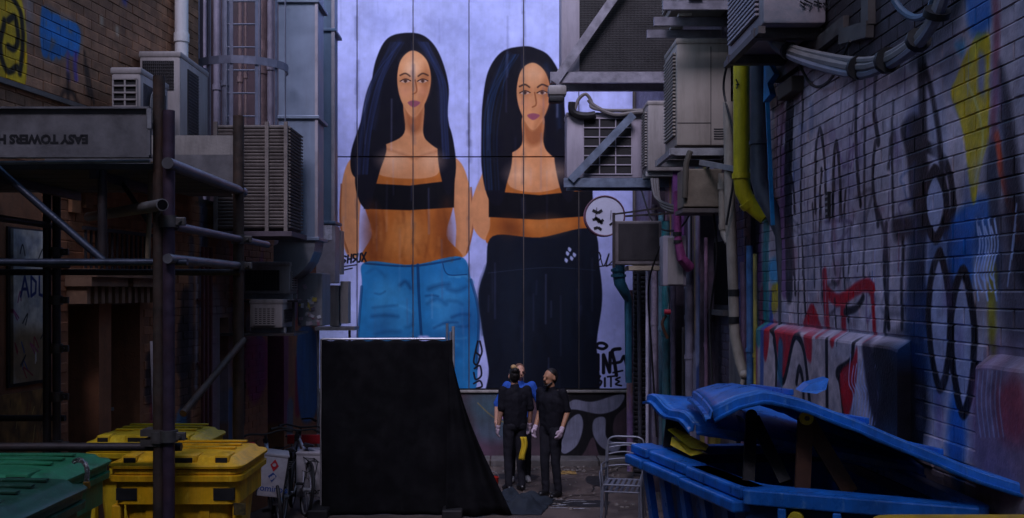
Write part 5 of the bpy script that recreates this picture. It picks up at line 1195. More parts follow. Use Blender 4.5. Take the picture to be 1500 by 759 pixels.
# pipes
def pipe(name, label, pts, r_, m, coll=(), band=None, n=14, group=None):
    root = thing(name, label, 'pipe', tuple(Vector(pts[-1])), group)
    G().tube([Vector(p) for p in pts], r_, n).build('pipe', m, root, True)
    rc = r_[0] if isinstance(r_, list) else r_
    for p, q in coll: G().tube([Vector(p), Vector(q)], rc*1.17, n).build('collar', band or m, root, True)
    return root
ypm = mat('yellow_pipe_paint', (.62, .50, .015), .45, 0, .18, 7, (.10, .08, .01), .55, True)
yp = [P(1086, 70, 8.6), P(1086, 262, 8.6), P(1088, 280, 8.6), P(1097, 298, 8.6), P(1122, 318, 8.55)]
yr = pipe('yellow_pipe', 'bright yellow drain pipe with a bent foot on the right wall', [P(1086, 30, 8.6)]+yp[1:], .070, ypm, [(P(1086, 254, 8.6), P(1086, 262, 8.6)), (P(1094, 294, 8.6), P(1100, 301, 8.6))])
for k, pts in enumerate(([(1079, 130), (1081, 122), (1078, 116)], [(1078, 124), (1083, 124)])): G().tube([P(a, b, 8.527) for a, b in pts], .006, 4).build('scrawl', paint_black, yr)
dpm = mat('dark_drain_pipe', (.045, .05, .065), .5, 0, .4, 6, (.16, .15, .17), .5, True)
pipe('black_downpipe', 'dark downpipe beside the yellow pipe, its foot bending outward with chipped paint', [P(1112, 60, 8.35), P(1112, 262, 8.35), P(1118, 285, 8.3), P(1134, 315, 8.25), P(1144, 345, 8.2), P(1148, 420, 8.2), P(1150, 700, 8.15)], [.072, .072, .072, .066, .05, .045, .045], dpm, [(P(1112, 206, 8.35), P(1112, 212, 8.35))])
cond = mat('beige_conduit', (.36, .31, .25), .55, 0, .2, 7, (.09, .07, .06), .5, True); 
cr = pipe('beige_conduit', 'long beige conduit with black tape bands running down to the bin', [P(1067, 150, 9.2), P(1069, 300, 9.2), P(1074, 420, 9.2), P(1076, 490, 9.2), P(1084, 530, 9.15), P(1094, 560, 9.1), P(1096, 640, 9.1)], .048, cond)
for y in (424, 464): G().tube([P(1074.5, y, 9.2), P(1074.8, y+10, 9.2)], .053, 12).build('tape', rubber, cr, True)
pipe('beige_conduit', 'short ribbed beige drain pipe with elbow beside the long conduit', [P(1058, 254, 9.4), P(1059, 330, 9.4), P(1061, 342, 9.4), P(1068, 356, 9.3)], .038, cond, [(P(1058, 268, 9.4), P(1058, 278, 9.4)), (P(1059, 328, 9.4), P(1060, 336, 9.4))])
pipe('pink_pipe', 'magenta painted soil pipe above the small beige box', [P(992, 280, 10.6), P(993, 350, 10.6), P(998, 378, 10.6), P(1010, 392, 10.7)], [.04, .04, .055, .06], mat('magenta_paint', (.30, .06, .20), .5, 0, .5, 9, (.05, .03, .05), .8, True), [(P(992, 340, 10.6), P(992, 346, 10.6)), (P(993, 352, 10.6), P(993, 357, 10.6))], rubber)
pipe('lilac_downpipe', 'lilac grey downpipe with collars behind the small beige box', [P(1009, 385, 11.2), P(1010, 640, 11.2)], .045, lil, [(P(1009, y, 11.2), P(1009, y+6, 11.2)) for y in (408, 418, 462, 520)])
pipe('white_pole', 'thin white pole standing beside the ribbed shutter guide', [P(948, 395, 14.2), P(948, 690, 14.2)], .022, mat('lilac_white', (.5, .48, .6), .5))
pipe('black_soil_pipe', 'fat black soil pipe between the brick piers', [P(1020, 300, 11.4), P(1022, 640, 11.4)], .07, rubber, [(P(1021, 420, 11.4), P(1021, 428, 11.4))])
pipe('violet_pipe', 'violet and yellow spattered pipe at the edge of the mural', [P(922, 425, 15.2), P(923, 690, 15.2)], .05, mat('violet_spatter', (.16, .10, .22), .5, 0, .4, 7, (.40, .26, .04), .7, True))
pipe('grey_post', 'dark grey post next to the ribbed shutter guide', [P(936, 400, 14.9), P(938, 690, 14.9)], .03, mat('dark_violet_paint', (.05, .05, .065)))
tp_ = thing('teal_hopper', 'teal rainwater hopper and elbow under the black box sign', 'hopper', tuple(P(905, 430, 14.2)))
teal = mat('teal_paint', (.03, .13, .20), .5, 0, .3, 6, (.02, .03, .04), .5)
G().tube([P(906, 385, 14.2), P(906, 400, 14.2), P(908, 415, 14.2), P(916, 430, 14.3), P(920, 440, 14.4), P(921, 560, 14.6)], [.09, .09, .085, .07, .055, .05], 14).build('pipe', teal, tp_, True)
for y in (394, 402): G().tube([P(906, y, 14.2), P(906, y+4, 14.2)], .11, 14).build('collar', teal, tp_, True)
for i, (px, D, c, r_) in enumerate(((958, 13.2, (.24, .20, .26), .04), (968, 12.8, (.05, .13, .17), .035), (975, 12.4, (.02, .15, .17), .05), (986, 12.0, (.10, .08, .12), .03), (1034, 10.6, (.2, .11, .17), .02), (1098, 8.9, (.05, .14, .30), .03), (1106, 8.7, (.30, .25, .05), .018), (1089, 9.2, (.17, .10, .17), .03))):
    nm = ('pale lilac', 'dark teal', 'bright teal', 'dusky violet', 'mauve', 'blue', 'mustard', 'plum')[i]
    pipe('wall_pipe', f'{nm} paint-spattered pipe running up the cluttered right wall', [P(px, 300+12*i, D), P(px+1, 690, D)], r_, mat('spattered_'+nm.replace(' ', '_'), c, .5, 0, .5, 8, (.2, .18, .22), .6, True), [(P(px, 470+i*8, D), P(px, 476+i*8, D))], group='paint-spattered wall pipes')
# boxes and clutter
bx = thing('junction_box', 'dirty brown junction box below the tall beige condenser', 'box', tuple(P(1028, 306, 9.5)))
G().span((P(1000, 0, 9.5).x, 9.45, P(0, 304, 9.5).z), (P(1056, 0, 9.5).x, 9.8, P(0, 248, 9.5).z), .012).build('body', mat('brown_box', (.17, .14, .10), .6, 0, .3, 6), bx); G().span((P(998, 0, 9.5).x, 9.43, P(0, 312, 9.5).z), (P(1075, 0, 9.5).x, 9.85, P(0, 306, 9.5).z)).build('shelf', mat('grimy_steel', (.10, .09, .085)), bx)
G().tube([P(1011, 222, 9.45), P(1005, 240, 9.43), P(1003, 290, 9.43)], .028, 8).build('lagging', mat('dark_lagging', (.07, .06, .045), .8), bx, True)
for i in range(3): tag(G().curve([P(955+i*4, 262, 10.9), P(960+i*3, 288+i*3, 10.8), P(978, 300+i*4, 10.7), P(1010, 306+i*2, 10.6), P(1050, 308, 10.3)], .018, 6, 5).build('cable', hs, sm=True), ('uppermost', 'middle', 'lowest')[i]+' of three drooping grey cables beneath the square-holed condenser', 'cable', 'drooping cables')
mbx = thing('meter_box', 'small pale metal meter box beside the black box sign', 'meter box', tuple(P(986, 420, 10.8)))
G().span((P(969, 0, 10.8).x, 10.7, P(0, 419, 10.8).z), (P(1003, 0, 10.8).x, 10.95, P(0, 346, 10.8).z), .012).build('body', lav, mbx, True); G().span((P(978, 0, 10.7).x, 10.685, P(0, 417, 10.8).z), (P(1001, 0, 10.7).x, 10.699, P(0, 349, 10.8).z), .004).build('door', beige2, mbx)
# black box sign and round sign
ls = thing('box_sign', 'dark blank rectangular box sign on a bracket by the round sign', 'sign', tuple(P(933, 390, 11.3)))
G().span((P(899, 0, 11.3).x, 11.25, P(0, 388, 11.3).z), (P(968, 0, 11.3).x, 11.45, P(0, 324, 11.3).z), .012).build('case', mat('sign_edge', (.13, .115, .12), .5), ls)
G().span((P(906, 0, 11.24).x, 11.24, P(0, 381, 11.3).z), (P(965, 0, 11.24).x, 11.251, P(0, 328, 11.3).z)).build('face', mat('sign_face', (.025, .022, .024), .55, 0, .2, 9), ls)
G().span((P(920, 0, 11.3).x, 11.22, P(0, 396, 11.3).z), (P(972, 0, 11.3).x, 11.6, P(0, 389.5, 11.3).z)).build('shelf', mat('dusty_cream', (.34, .28, .2), .7), ls)
G().bar(P(899, 392, 11.24), P(899, 312, 11.24), .03, .03).build('upright', steel_dark, ls); G().bar(P(899, 314, 11.24), (RX, 11.24, P(0, 296, 11.24).z), .02, .02).build('arm', steel_dark, ls)
rsn = thing('round_sign', 'round white light-box sign with black scribbles projecting from the wall', 'sign', tuple(P(885, 347, 12.3)))
c = P(885, 317, 12.3); rd = .243
G().tube([c-Vector((0, .07, 0)), c+Vector((0, .07, 0))], rd, 40).build('drum', mat('sign_white', (.52, .53, .66), .45, 0, .06, 2, (.3, .3, .4), .4), rsn, True)
for y in (-.072, .06): G().tube([c+Vector(((rd+.002)*math.cos(k*math.pi/20), y, (rd+.002)*math.sin(k*math.pi/20))) for k in range(41)], .011, 6, False).build('trim_ring', mat('maroon_trim', (.13, .06, .09), .5), rsn, True)
for pts, r_ in (([(868, 308), (876, 312), (882, 308)], .016), ([(874, 304), (872, 318), (878, 326), (884, 322)], .015), ([(868, 322), (876, 320), (882, 328)], .014), ([(870, 335), (876, 333), (881, 337)], .015), ([(895, 308), (894, 322)], .012), ([(899, 312), (897, 326)], .010), ([(893, 330), (898, 326)], .011)):
    gg = G()
    for a, b in zip(pts, pts[1:]): gg.bar(P(*a, 12.227), P(*b, 12.227), .004, r_*2.2, (0, 0, 1))
    gg.build('scribble', paint_black, rsn)
G().bar(c+Vector((rd, 0, 0)), (RX, 12.3, c.z+.05), .025, .025).build('arm', steel_dark, rsn)
bb2 = thing('blue_bracket', 'bright blue painted steel bracket with a weathered timber block', 'bracket', tuple(P(1125, 150, 8.0)))
cyan = mat('bright_blue_paint', (.02, .23, .50), .5, 0, .3, 8); G().prism([P(1119, 82, 8.15), P(1134, 108, 8.0), P(1124, 122, 8.05), P(1128, 138, 8.05), P(1118, 150, 8.15)], (.06, .04, 0)).build('plate', cyan, bb2)
G().span((RX-.10, 7.55, P(0, 150, 8).z), (RX+.02, 7.95, P(0, 128, 8).z), .01).build('block', mat('old_timber', (.10, .075, .055), .8), bb2)
G().bar(P(1124, 150, 8.1), P(1132, 330, 8.1), .03, .02).build('strip', cyan, bb2)
rt = thing('red_tap', 'small red tap hanging from a wire below the meter box', 'tap', tuple(P(978, 462, 10.9)))
G().tube([P(973, 457, 10.9), P(982, 457, 10.9)], .03, 12).build('wheel', mat('red_paint', (.35, .02, .04), .5), rt, True); G().tube([P(978, 420, 10.9), P(981, 440, 10.9), P(978, 456, 10.9)], .006, 5).build('wire', galv, rt); G().curve([P(976, 462, 10.95), P(970, 475, 10.95), P(978, 496, 10.95)], .018, 6, 4).build('rag', rustm, rt, True)
bl = thing('buoy_ball', 'pale round float wedged at the foot of the beige conduit', 'float', tuple(P(1090, 560, 9))); G().ball(P(1090, 549, 9.02), .042, 14, 10).build('ball', cond, bl, True); G().tube([P(1088, 556, 9.02), P(1086, 575, 9.02)], .02, 8).build('stem', cond, bl, True)
sp = thing('wall_vent', 'small dark slotted vent plate in the painted brick wall', 'vent', tuple(onR(1217, 318)))
q = onR(1217, 300); G().span((RX-.03, q.y-.03, q.z-.09), (RX, q.y+.03, q.z+.09)).build('plate', rubber, sp)
for k in range(4): G().span((RX-.036, q.y-.022, q.z-.07+k*.04), (RX-.031, q.y+.022, q.z-.055+k*.04)).build('slot', galv, sp)

# thin cables slung between the units
for i, (pts, lab) in enumerate((
    ([(940, 280, 12.4), (960, 330, 11.8), (1000, 330, 10.8), (1040, 240, 9.8)], 'thin black cable sagging from the square-holed condenser to the tall beige one'),
    ([(968, 360, 10.9), (950, 420, 11.4), (955, 520, 11.8), (962, 640, 12)], 'thin black cable dangling beside the small meter box'),
    ([(1045, 310, 9.6), (1050, 380, 9.7), (1040, 470, 10), (1046, 600, 9.9)], 'thin black cable hanging from the brown junction box'),
    ([(1072, 75, 8.9), (1060, 130, 9.2), (1078, 220, 9.0), (1064, 330, 9.1)], 'thin black cable looping behind the yellow pipe'),
    ([(1150, 45, 7.6), (1185, 120, 7.3), (1215, 118, 6.75), (1245, 60, 6.3)], 'thin black cable drooping under the pinkish condenser'))):
    tag(G().curve([P(*p) for p in pts], .011, 6, 8).build('cable', rubber, sm=True), lab, 'cable', 'loose wall cables')
# ================================================================== CENTRE: fence, cloth, people, chairs, bikes
cloth = mat('black_shade_cloth', (.005, .005, .006), .9, 0, .35, 6, (.02, .02, .022), .4, False, .4, 120, spec=.08)
FD = 12.3; fz0 = GZ(FD)
fx0, fx1 = P(471, 0, FD).x, P(664, 0, FD).x; ftop = P(0, 497, FD).z
fe = thing('temporary_fence', 'temporary fence panel hung with black shade cloth in mid lane', 'fence', ((fx0+fx1)/2, FD, fz0))
for x in (fx0, fx1): G().tube([(x, FD, fz0), (x, FD, ftop+(.0 if x == fx0 else .16))], .019, 10).build('post', galv, fe, True)
G().tube([(fx0, FD, ftop), (fx1-.1, FD, ftop+.005)], .017, 10).build('top_rail', mat('bright_tube', (.5, .5, .55), .35, .5), fe, True); G().tube([(fx0, FD+.06, fz0+.1), (fx1, FD+.06, fz0+.1)], .017, 10).build('bottom_rail', galv, fe, True)
for px, top in ((655, 474), (660, 486)): G().tube([(P(px, 0, FD+.05).x, FD+.05, fz0), (P(px, 0, FD+.05).x, FD+.05, P(0, top, FD).z)], .017, 10).build('stay_pole', blue_steel, fe, True)
for x in (fx0, fx1): G().box((x, FD, fz0+.06), (.25, .6, .12), None, .02).build('foot_block', rubber, fe)
def cl(u, v):
    x = fx0+.01+(fx1-fx0-.02)*u; z = fz0+.01+(ftop-fz0-.015)*v
    y = FD-.045-.022*math.sin(u*23+v*2)*(1-v*.7)-.05*mnoise.noise(Vector((u*3, v*3, 0)))*(1-v*.6)-.01*mnoise.noise(Vector((u*14, v*14, 3)))
    sag = .016*math.sin(u*math.pi*7)**2 if v > .98 else 0
    return (x, y, z-sag)
G().sheet(cl, 60, 40).build('shade_cloth', cloth, fe, True, [solid(.004)])
def cl2(u, v):                                                   # loose corner of cloth raked out to the right
    top = Vector((fx1-.06, FD-.03, ftop)); bl_ = Vector((fx1-.08, FD-.25, fz0+.02)); br_ = P(750, 762, 12.25); br_.z = GZ(12.25)+.02
    mid = bl_.lerp(br_, u); p = mid.lerp(top, v**.85); f = (1-v)
    p.x += .0; p.y += .05*math.sin(u*11)*f+.03*mnoise.noise(Vector((u*5, v*5, 9)))*f
    if u > .5: p.x += -.10*math.sin(math.pi*v)*(u-.5)*2
    return p
G().sheet(cl2, 30, 30).build('loose_cloth', cloth, fe, True, [solid(.004)])
def heap(u, v):
    x = P(700, 0, 12.6).x+u*.92; y = 12.25+v*1.35
    e = max(0, min(1, 4*u*(1-u)*1.4))*max(0, min(1, 4*v*(1-v)*1.5)); x += (v-.5)*.25
    h = e*(.10+.13*mnoise.noise(Vector((u*3.2, v*3.1, 2)))+.09*mnoise.noise(Vector((u*7, v*8, 5))))
    return (x+.05*mnoise.noise(Vector((u*2, v*5, 8))), y+.08*mnoise.noise(Vector((u*5, v*2, 1))), GZ(y)+.008+max(0, h))
hp = G().sheet(heap, 40, 40).build('ground_cloth', mat('navy_drop_cloth', (.014, .020, .028), .8, 0, .3, 5, (.03, .04, .05), .4, False, .4, 100), None, True, [solid(.004)]); tag(hp, 'crumpled dark drop cloth spilled on the asphalt beside the fence', 'cloth')
rbk = thing('red_bucket', 'small red bucket on the asphalt between fence and men', 'bucket', tuple(P(721, 0, 14.2)[:2])+(GZ(14.2),))
bz = GZ(14.2); bxx = P(721, 0, 14.2).x
G().loft([[Vector((bxx+r_*math.cos(k*math.pi/8), 14.2+r_*math.sin(k*math.pi/8), bz+z)) for k in range(16)] for r_, z in ((.07, 0), (.09, .2), (.10, .2), (.095, .185), (.08, .02))], True, True).build('pail', mat('red_plastic', (.5, .03, .02), .4), rbk, True); G().tube([Vector((bxx+.09*math.cos(a), 14.2, bz+.2+.08*math.sin(a))) for a in [k*math.pi/8 for k in range(9)]], .004, 5).build('handle', galv, rbk)

# ---------------- people
def blob(caps, name, m, parent, vox=.012, smooth_it=4, balls=(), extra=None, crease=0):
    g = G()
    for a, ra, b, rb in caps:
        a, b = Vector(a), Vector(b); d = b-a; L = d.length
        if L < 1e-5: d = Vector((0, 0, 1)); L = 1e-5
        d = d.normalized(); pts, rr_ = [], []
        for k in range(5): t = math.pi/2*(k/4); pts.append(a-d*ra*math.cos(t)*.98); rr_.append(max(.0015, ra*math.sin(t)))
        for k in range(5): t = math.pi/2*(k/4); pts.append(b+d*rb*math.sin(t)*.98); rr_.append(max(.0015, rb*math.cos(t)))
        g.tube(pts, rr_, 12)
    for c, r_, s_ in balls: g.ball(c, r_, 16, 12, s_)
    if extra: extra(g)
    tmp = bpy.data.objects.new('tmp', g.mesh('tmp', m)); COL.objects.link(tmp)
    r_ = tmp.modifiers.new('r', 'REMESH'); r_.mode = 'VOXEL'; r_.voxel_size = vox; r_.use_smooth_shade = True
    if smooth_it: s_ = tmp.modifiers.new('s', 'SMOOTH'); s_.iterations = smooth_it; s_.factor = .5
    me = bpy.data.meshes.new_from_object(tmp.evaluated_get(bpy.context.evaluated_depsgraph_get())); bpy.data.objects.remove(tmp)
    if crease:
        for v in me.vertices:
            c = v.co; k = mnoise.noise(Vector((c.x*9, c.y*9, c.z*13)))*.6+mnoise.noise(Vector((c.x*22+c.z*14, c.y*22, c.z*16+5)))*.4
            v.co = c+v.normal*(crease*k)
    me.materials.clear(); me.materials.append(m); me.polygons.foreach_set('use_smooth', [True]*len(me.polygons))
    o = bpy.data.objects.new(name, me); COL.objects.link(o); o.parent = parent; return o
def lerp(a, b, t): return Vector(a)*(1-t)+Vector(b)*t
def person(label, x, y, h, yaw, head_yaw, armL, armR, skin, shirt, trouser, hair, shoe=None, glove=None, sleeve=.9, stance=.11, stride=0, hairstyle='short', beard=False, headtilt=0, lower=None):
    """faces -Y locally. arms: (elbow, wrist) offsets from the shoulder, x outward"""
    root = thing('person', label, 'person', (x, y, GZ(y)))
    S = h/1.76; V = lambda *a: Vector(a)*S
    hips = {s: V(s*.085, 0, .93) for s in (-1, 1)}; kn = {s: V(s*stance*.95, -.02+s*stride*.5, .50) for s in (-1, 1)}; an = {s: V(s*stance, .03+s*stride, .085) for s in (-1, 1)}
    sh = {s: V(s*.185, .01, 1.445) for s in (-1, 1)}; arms = {1: armL, -1: armR}
    el, wr, hd = {}, {}, {}
    for s in (-1, 1):
        e, w = arms[s]; el[s] = sh[s]+V(s*e[0], e[1], e[2]); wr[s] = sh[s]+V(s*w[0], w[1], w[2]); hd[s] = (wr[s]-el[s]).normalized()
    Hm = Matrix.Rotation(head_yaw, 3, 'Z') @ Matrix.Rotation(headtilt, 3, 'X'); hc = V(0, -.015, 1.635)
    H = lambda a, b, c: hc+Hm @ V(a, b, c)
    caps = [(V(0, .02, 1.0), .09*S, V(0, .02, 1.30), .095*S), (V(-.09, .01, 1.38), .06*S, V(.09, .01, 1.38), .06*S), (V(0, .01, 1.42), .06*S, V(0, -.01, 1.56), .055*S)]
    for s in (-1, 1):
        caps += [(hips[s], .082*S, kn[s], .055*S), (kn[s], .055*S, an[s], .038*S), (an[s], .036*S, an[s]+V(0, -.10, -.045), .018*S), (sh[s], .05*S, el[s], .040*S), (el[s], .040*S, wr[s], .027*S)]
        caps += hand(wr[s], hd[s], s, S)
    balls = [(H(0, .0, .035), .1*S, (.78, .98, .98)), (H(0, -.028, -.035), .075*S, (.80, .86, 1.0)), (H(.079, .01, 0), .03*S, (.35, .7, 1)), (H(-.079, .01, 0), .03*S, (.35, .7, 1))]
    caps += [(H(0, -.097, .028), .011*S, H(0, -.113, -.012), .016*S), (H(-.03, -.09, .035), .014*S, H(.03, -.09, .035), .014*S), (H(-.02, -.092, -.052), .009*S, H(.02, -.092, -.052), .009*S)]
    blob(caps, 'body', skin, root, .0095*S, 2, balls)
    fc = mat('eye_dark', (.02, .015, .012), .3)
    for s in (-1, 1): G().ball(H(s*.031, -.094, .015)+root.location, .0085*S, 8, 6).build('eye', fc, root)
    # shirt
    sc_ = []
    sc_ += [(V(-.07, .01, .99), .105*S, V(-.095, 0, 1.33), .108*S), (V(.07, .01, .99), .105*S, V(.095, 0, 1.33), .108*S), (V(0, .01, .97), .125*S, V(0, 0, 1.33), .13*S), (V(-.13, .01, 1.40), .078*S, V(.13, .01, 1.40), .078*S), (V(0, .015, 1.44), .075*S, V(0, 0, 1.50), .064*S), (V(-.07, .01, .93), .10*S, V(.07, .01, .93), .10*S)]
    for s in (-1, 1):
        q = lerp(sh[s], el[s], sleeve); sc_.append((sh[s], .068*S, q, .056*S))
        if sleeve >= 1: sc_.append((el[s], .056*S, lerp(el[s], wr[s], lower or .15), .047*S))
    blob(sc_, 'shirt', shirt, root, .0115*S, 3, crease=.009)
    tr = [(V(-.06, .01, .95), .112*S, V(.06, .01, .95), .112*S)]
    for s in (-1, 1): tr += [(hips[s], .096*S, kn[s], .066*S), (kn[s], .066*S, an[s]+V(0, 0, .0), .054*S)]
    blob(tr, 'trousers', trouser, root, .0115*S, 3, crease=.008)
    so_ = []
    for s in (-1, 1):
        blob([(an[s]+V(0, .02, -.035), .045*S, an[s]+V(s*.01, -.17, -.05), .034*S), (an[s]+V(0, .0, -.03), .045*S, an[s]+V(0, -.12, -.035), .042*S), (an[s]+V(0, 0, -.02), .046*S, an[s]+V(0, 0, .03), .045*S)], 'shoe', shoe or rubber, root, .010*S, 2)
        if glove: blob([(c[0], c[1]+.005*S, c[2], c[3]+.005*S) for c in hand(wr[s], hd[s], s, S)]+[(wr[s], .034*S, wr[s]-hd[s]*.02, .036*S)], 'glove', glove, root, .007*S, 1)
    hb2 = [(H(0, .02, .066), .100*S, (.79, .95, .80)), (H(0, .042, .012), .088*S, (.9, .80, 1.0))]
    hc2 = []
    if hairstyle == 'bun': hc2 = [(H(0, .07, .09), .05*S, H(.0, .11, .10), .045*S), (H(0, .09, .03), .05*S, H(0, .085, -.02), .035*S)]
    blob(hc2, 'hair', hair, root, .010*S, 1, hb2)
    if hairstyle == 'bun': blob([], 'hair_bun', mat('blond_streak', (.42, .27, .12), .6), root, .009, 1, [(H(.02, .075, .145), .042*S, (1, 1, .9)), (H(-.01, .06, .12), .04*S, (1, 1.1, .8))])
    if beard: blob([(H(-.056, -.025, -.05), .014*S, H(-.03, -.082, -.092), .015*S), (H(.056, -.025, -.05), .014*S, H(.03, -.082, -.092), .015*S), (H(-.03, -.085, -.094), .014*S, H(.03, -.085, -.094), .014*S), (H(-.024, -.103, -.036), .008*S, H(.024, -.103, -.036), .008*S)], 'beard', hair, root, .008*S, 1)
    root.rotation_euler = (0, 0, yaw)
    return root
def hand(w, d, s, S):
    """palm, four unequal bent fingers and a thumb hanging from wrist w along d"""
    d = d.normalized(); fwd = Vector((0, -1, 0)); fwd = (fwd-d*fwd.dot(d)).normalized(); inn = d.cross(fwd).normalized()
    if inn.x*s > 0: inn = -inn
    P0 = w+d*.085*S; out = [(w, .027*S, w+d*.03*S, .029*S)]
    for k, (f, ln) in enumerate(((.030, .068), (.010, .078), (-.010, .073), (-.029, .056))):
        kn_ = P0+fwd*f*S; out.append((w+d*.03*S+fwd*f*.7*S, .017*S, kn_, .0125*S)); m1 = kn_+(d*.9+inn*.35)*ln*.5*S; out.append((kn_, .0105*S, m1, .0095*S)); out.append((m1, .0095*S, m1+(d*.55+inn*.8)*ln*.5*S, .0085*S))
    t0 = w+d*.035*S+fwd*.026*S; t1 = t0+(fwd*.75+d*.6+inn*.25)*.045*S; out += [(t0, .015*S, t1, .0115*S), (t1, .0115*S, t1+(d*.9+inn*.3)*.032*S, .0095*S)]
    return out
sk1 = mat('skin_fair', (.46, .25, .17), .55, 0, .08, 20, dirt_amt=0, bump=0); sk2 = mat('skin_tan', (.36, .18, .10), .55, 0, .08, 20, dirt_amt=0, bump=0)
blk1 = mat('black_shirt_cloth', (.010, .010, .014), .8, 0, .25, 10, dirt_amt=0, bump=.4, bscale=30, spec=.1); blk2 = mat('charcoal_trousers', (.017, .017, .022), .8, 0, .25, 9, dirt_amt=0, bump=.4, bscale=30, spec=.1)
bluesh = mat('blue_shirt_cloth', (.025, .085, .38), .75, 0, .15, 10, dirt_amt=0, bump=.4, bscale=30, spec=.1)
hairb = mat('dark_hair', (.012, .010, .009), .6, 0, .3, 40, dirt_amt=0); hairr = mat('light_brown_hair', (.12, .06, .035), .6, 0, .3, 40, dirt_amt=0)
glv = mat('pink_glove', (.46, .36, .42), .6, 0, .1, 20, dirt_amt=0); shoem = mat('black_shoe', (.01, .01, .011), .4)
def at(px, D): return P(px, 0, D).x
person('man in black shirt and pink gloves standing with his back turned, blond hair bun', at(754, 14.2), 14.2, 1.76, R(200), R(-14), ((.03, .02, -.27), (.05, -.06, -.53)), ((.05, .02, -.27), (.07, -.08, -.52)), sk1, blk1, blk2, hairb, shoem, glv, .95, .10, 0, 'bun')
person('man in rolled-sleeve blue shirt facing the camera behind the man with the bun', at(761, 14.95), 14.95, 1.77, R(4), R(10), ((.13, .02, -.27), (.15, -.06, -.52)), ((.15, .02, -.27), (.17, -.06, -.52)), sk1, bluesh, blk2, hairr, mat('pale_shoe', (.4, .38, .36), .6), None, 1.0, .12, 0, lower=.12)
person('man with dark beard in black shirt and pink gloves standing apart near the painted letters', at(807, 13.75), 13.75, 1.77, R(-38), R(-12), ((.05, .05, -.26), (.05, -.09, -.49)), ((.03, .03, -.27), (.02, -.10, -.50)), sk2, blk1, blk2, hairb, shoem, glv, .9, .085, .03, 'short', True)
rg = thing('yellow_rag', 'bright yellow rag hanging from the back pocket of a man', 'rag', tuple(P(767, 670, 14.1)))
def ragf(u, v): p = P(762+9*u+2*math.sin(v*5), 640+34*v, 14.03+.02*math.sin(u*7)+.12*0); return p
G().sheet(ragf, 8, 10).build('cloth', mat('yellow_cloth', (.6, .42, .02), .8), rg, True, [solid(.006)])

# ---------------- two stacked wire-frame chairs
chm = mat('pale_tube_chair', (.20, .21, .25), .4, .4, .15, 10, (.1, .1, .12), .4)
def chair(label, dz, dx, dy):
    x, y, z = P(911, 0, 11.3).x+dx, 11.3+dy, GZ(11.3)+dz; root = thing('metal_chair', label, 'chair', (x, y, z), 'stacked metal chairs'); w, dp = .21, .21; M = Matrix.Rotation(R(-12), 3, 'Z')
    V = lambda a, b, c: Vector((x, y, z))+M @ Vector((a, b, c))
    G().curve([V(-w, dp+.06, .44), V(-w, dp+.09, .78), V(-w+.03, dp+.11, .91), V(0, dp+.115, .93), V(w-.03, dp+.11, .91), V(w, dp+.09, .78), V(w, dp+.06, .44)], .011, 8, 5).build('back_hoop', chm, root, True)
    G().curve([V(-w+.02, dp+.10, .80), V(0, dp+.12, .83), V(w-.02, dp+.10, .80)], .008, 8, 5).build('back_rail', chm, root, True)
    G().curve([V(-w+.01, dp+.085, .66), V(0, dp+.10, .68), V(w-.01, dp+.085, .66)], .008, 8, 5).build('back_rail', chm, root, True)
    G().tube([V(-w, -dp, .46), V(w, -dp, .46), V(w, dp, .45), V(-w, dp, .45), V(-w, -dp, .46)], .011, 8).build('seat_frame', chm, root, True)
    for k in range(7): G().bar(V(-w+.03+k*.06, -dp, .462), V(-w+.03+k*.06, dp, .452), .035, .004).build('seat_slat', chm, root)
    for sx in (-1, 1):
        G().curve([V(sx*w, -dp, .46), V(sx*(w+.005), -dp-.02, .2), V(sx*(w+.02), -dp-.04, 0)], .011, 8, 4).build('leg', chm, root, True); G().curve([V(sx*w, dp+.06, .46), V(sx*(w+.005), dp+.09, .2), V(sx*(w+.02), dp+.14, 0)], .011, 8, 4).build('leg', chm, root, True)
        G().curve([V(sx*w, dp+.075, .64), V(sx*(w+.03), 0, .66), V(sx*(w+.02), -dp+.02, .63), V(sx*w, -dp, .46)], .010, 8, 4).build('armrest', chm, root, True)
chair('lower pale metal chair of two stacked beside the blue bin', 0, 0, 0); chair('upper pale metal chair of two stacked beside the blue bin', .085, .012, -.05)

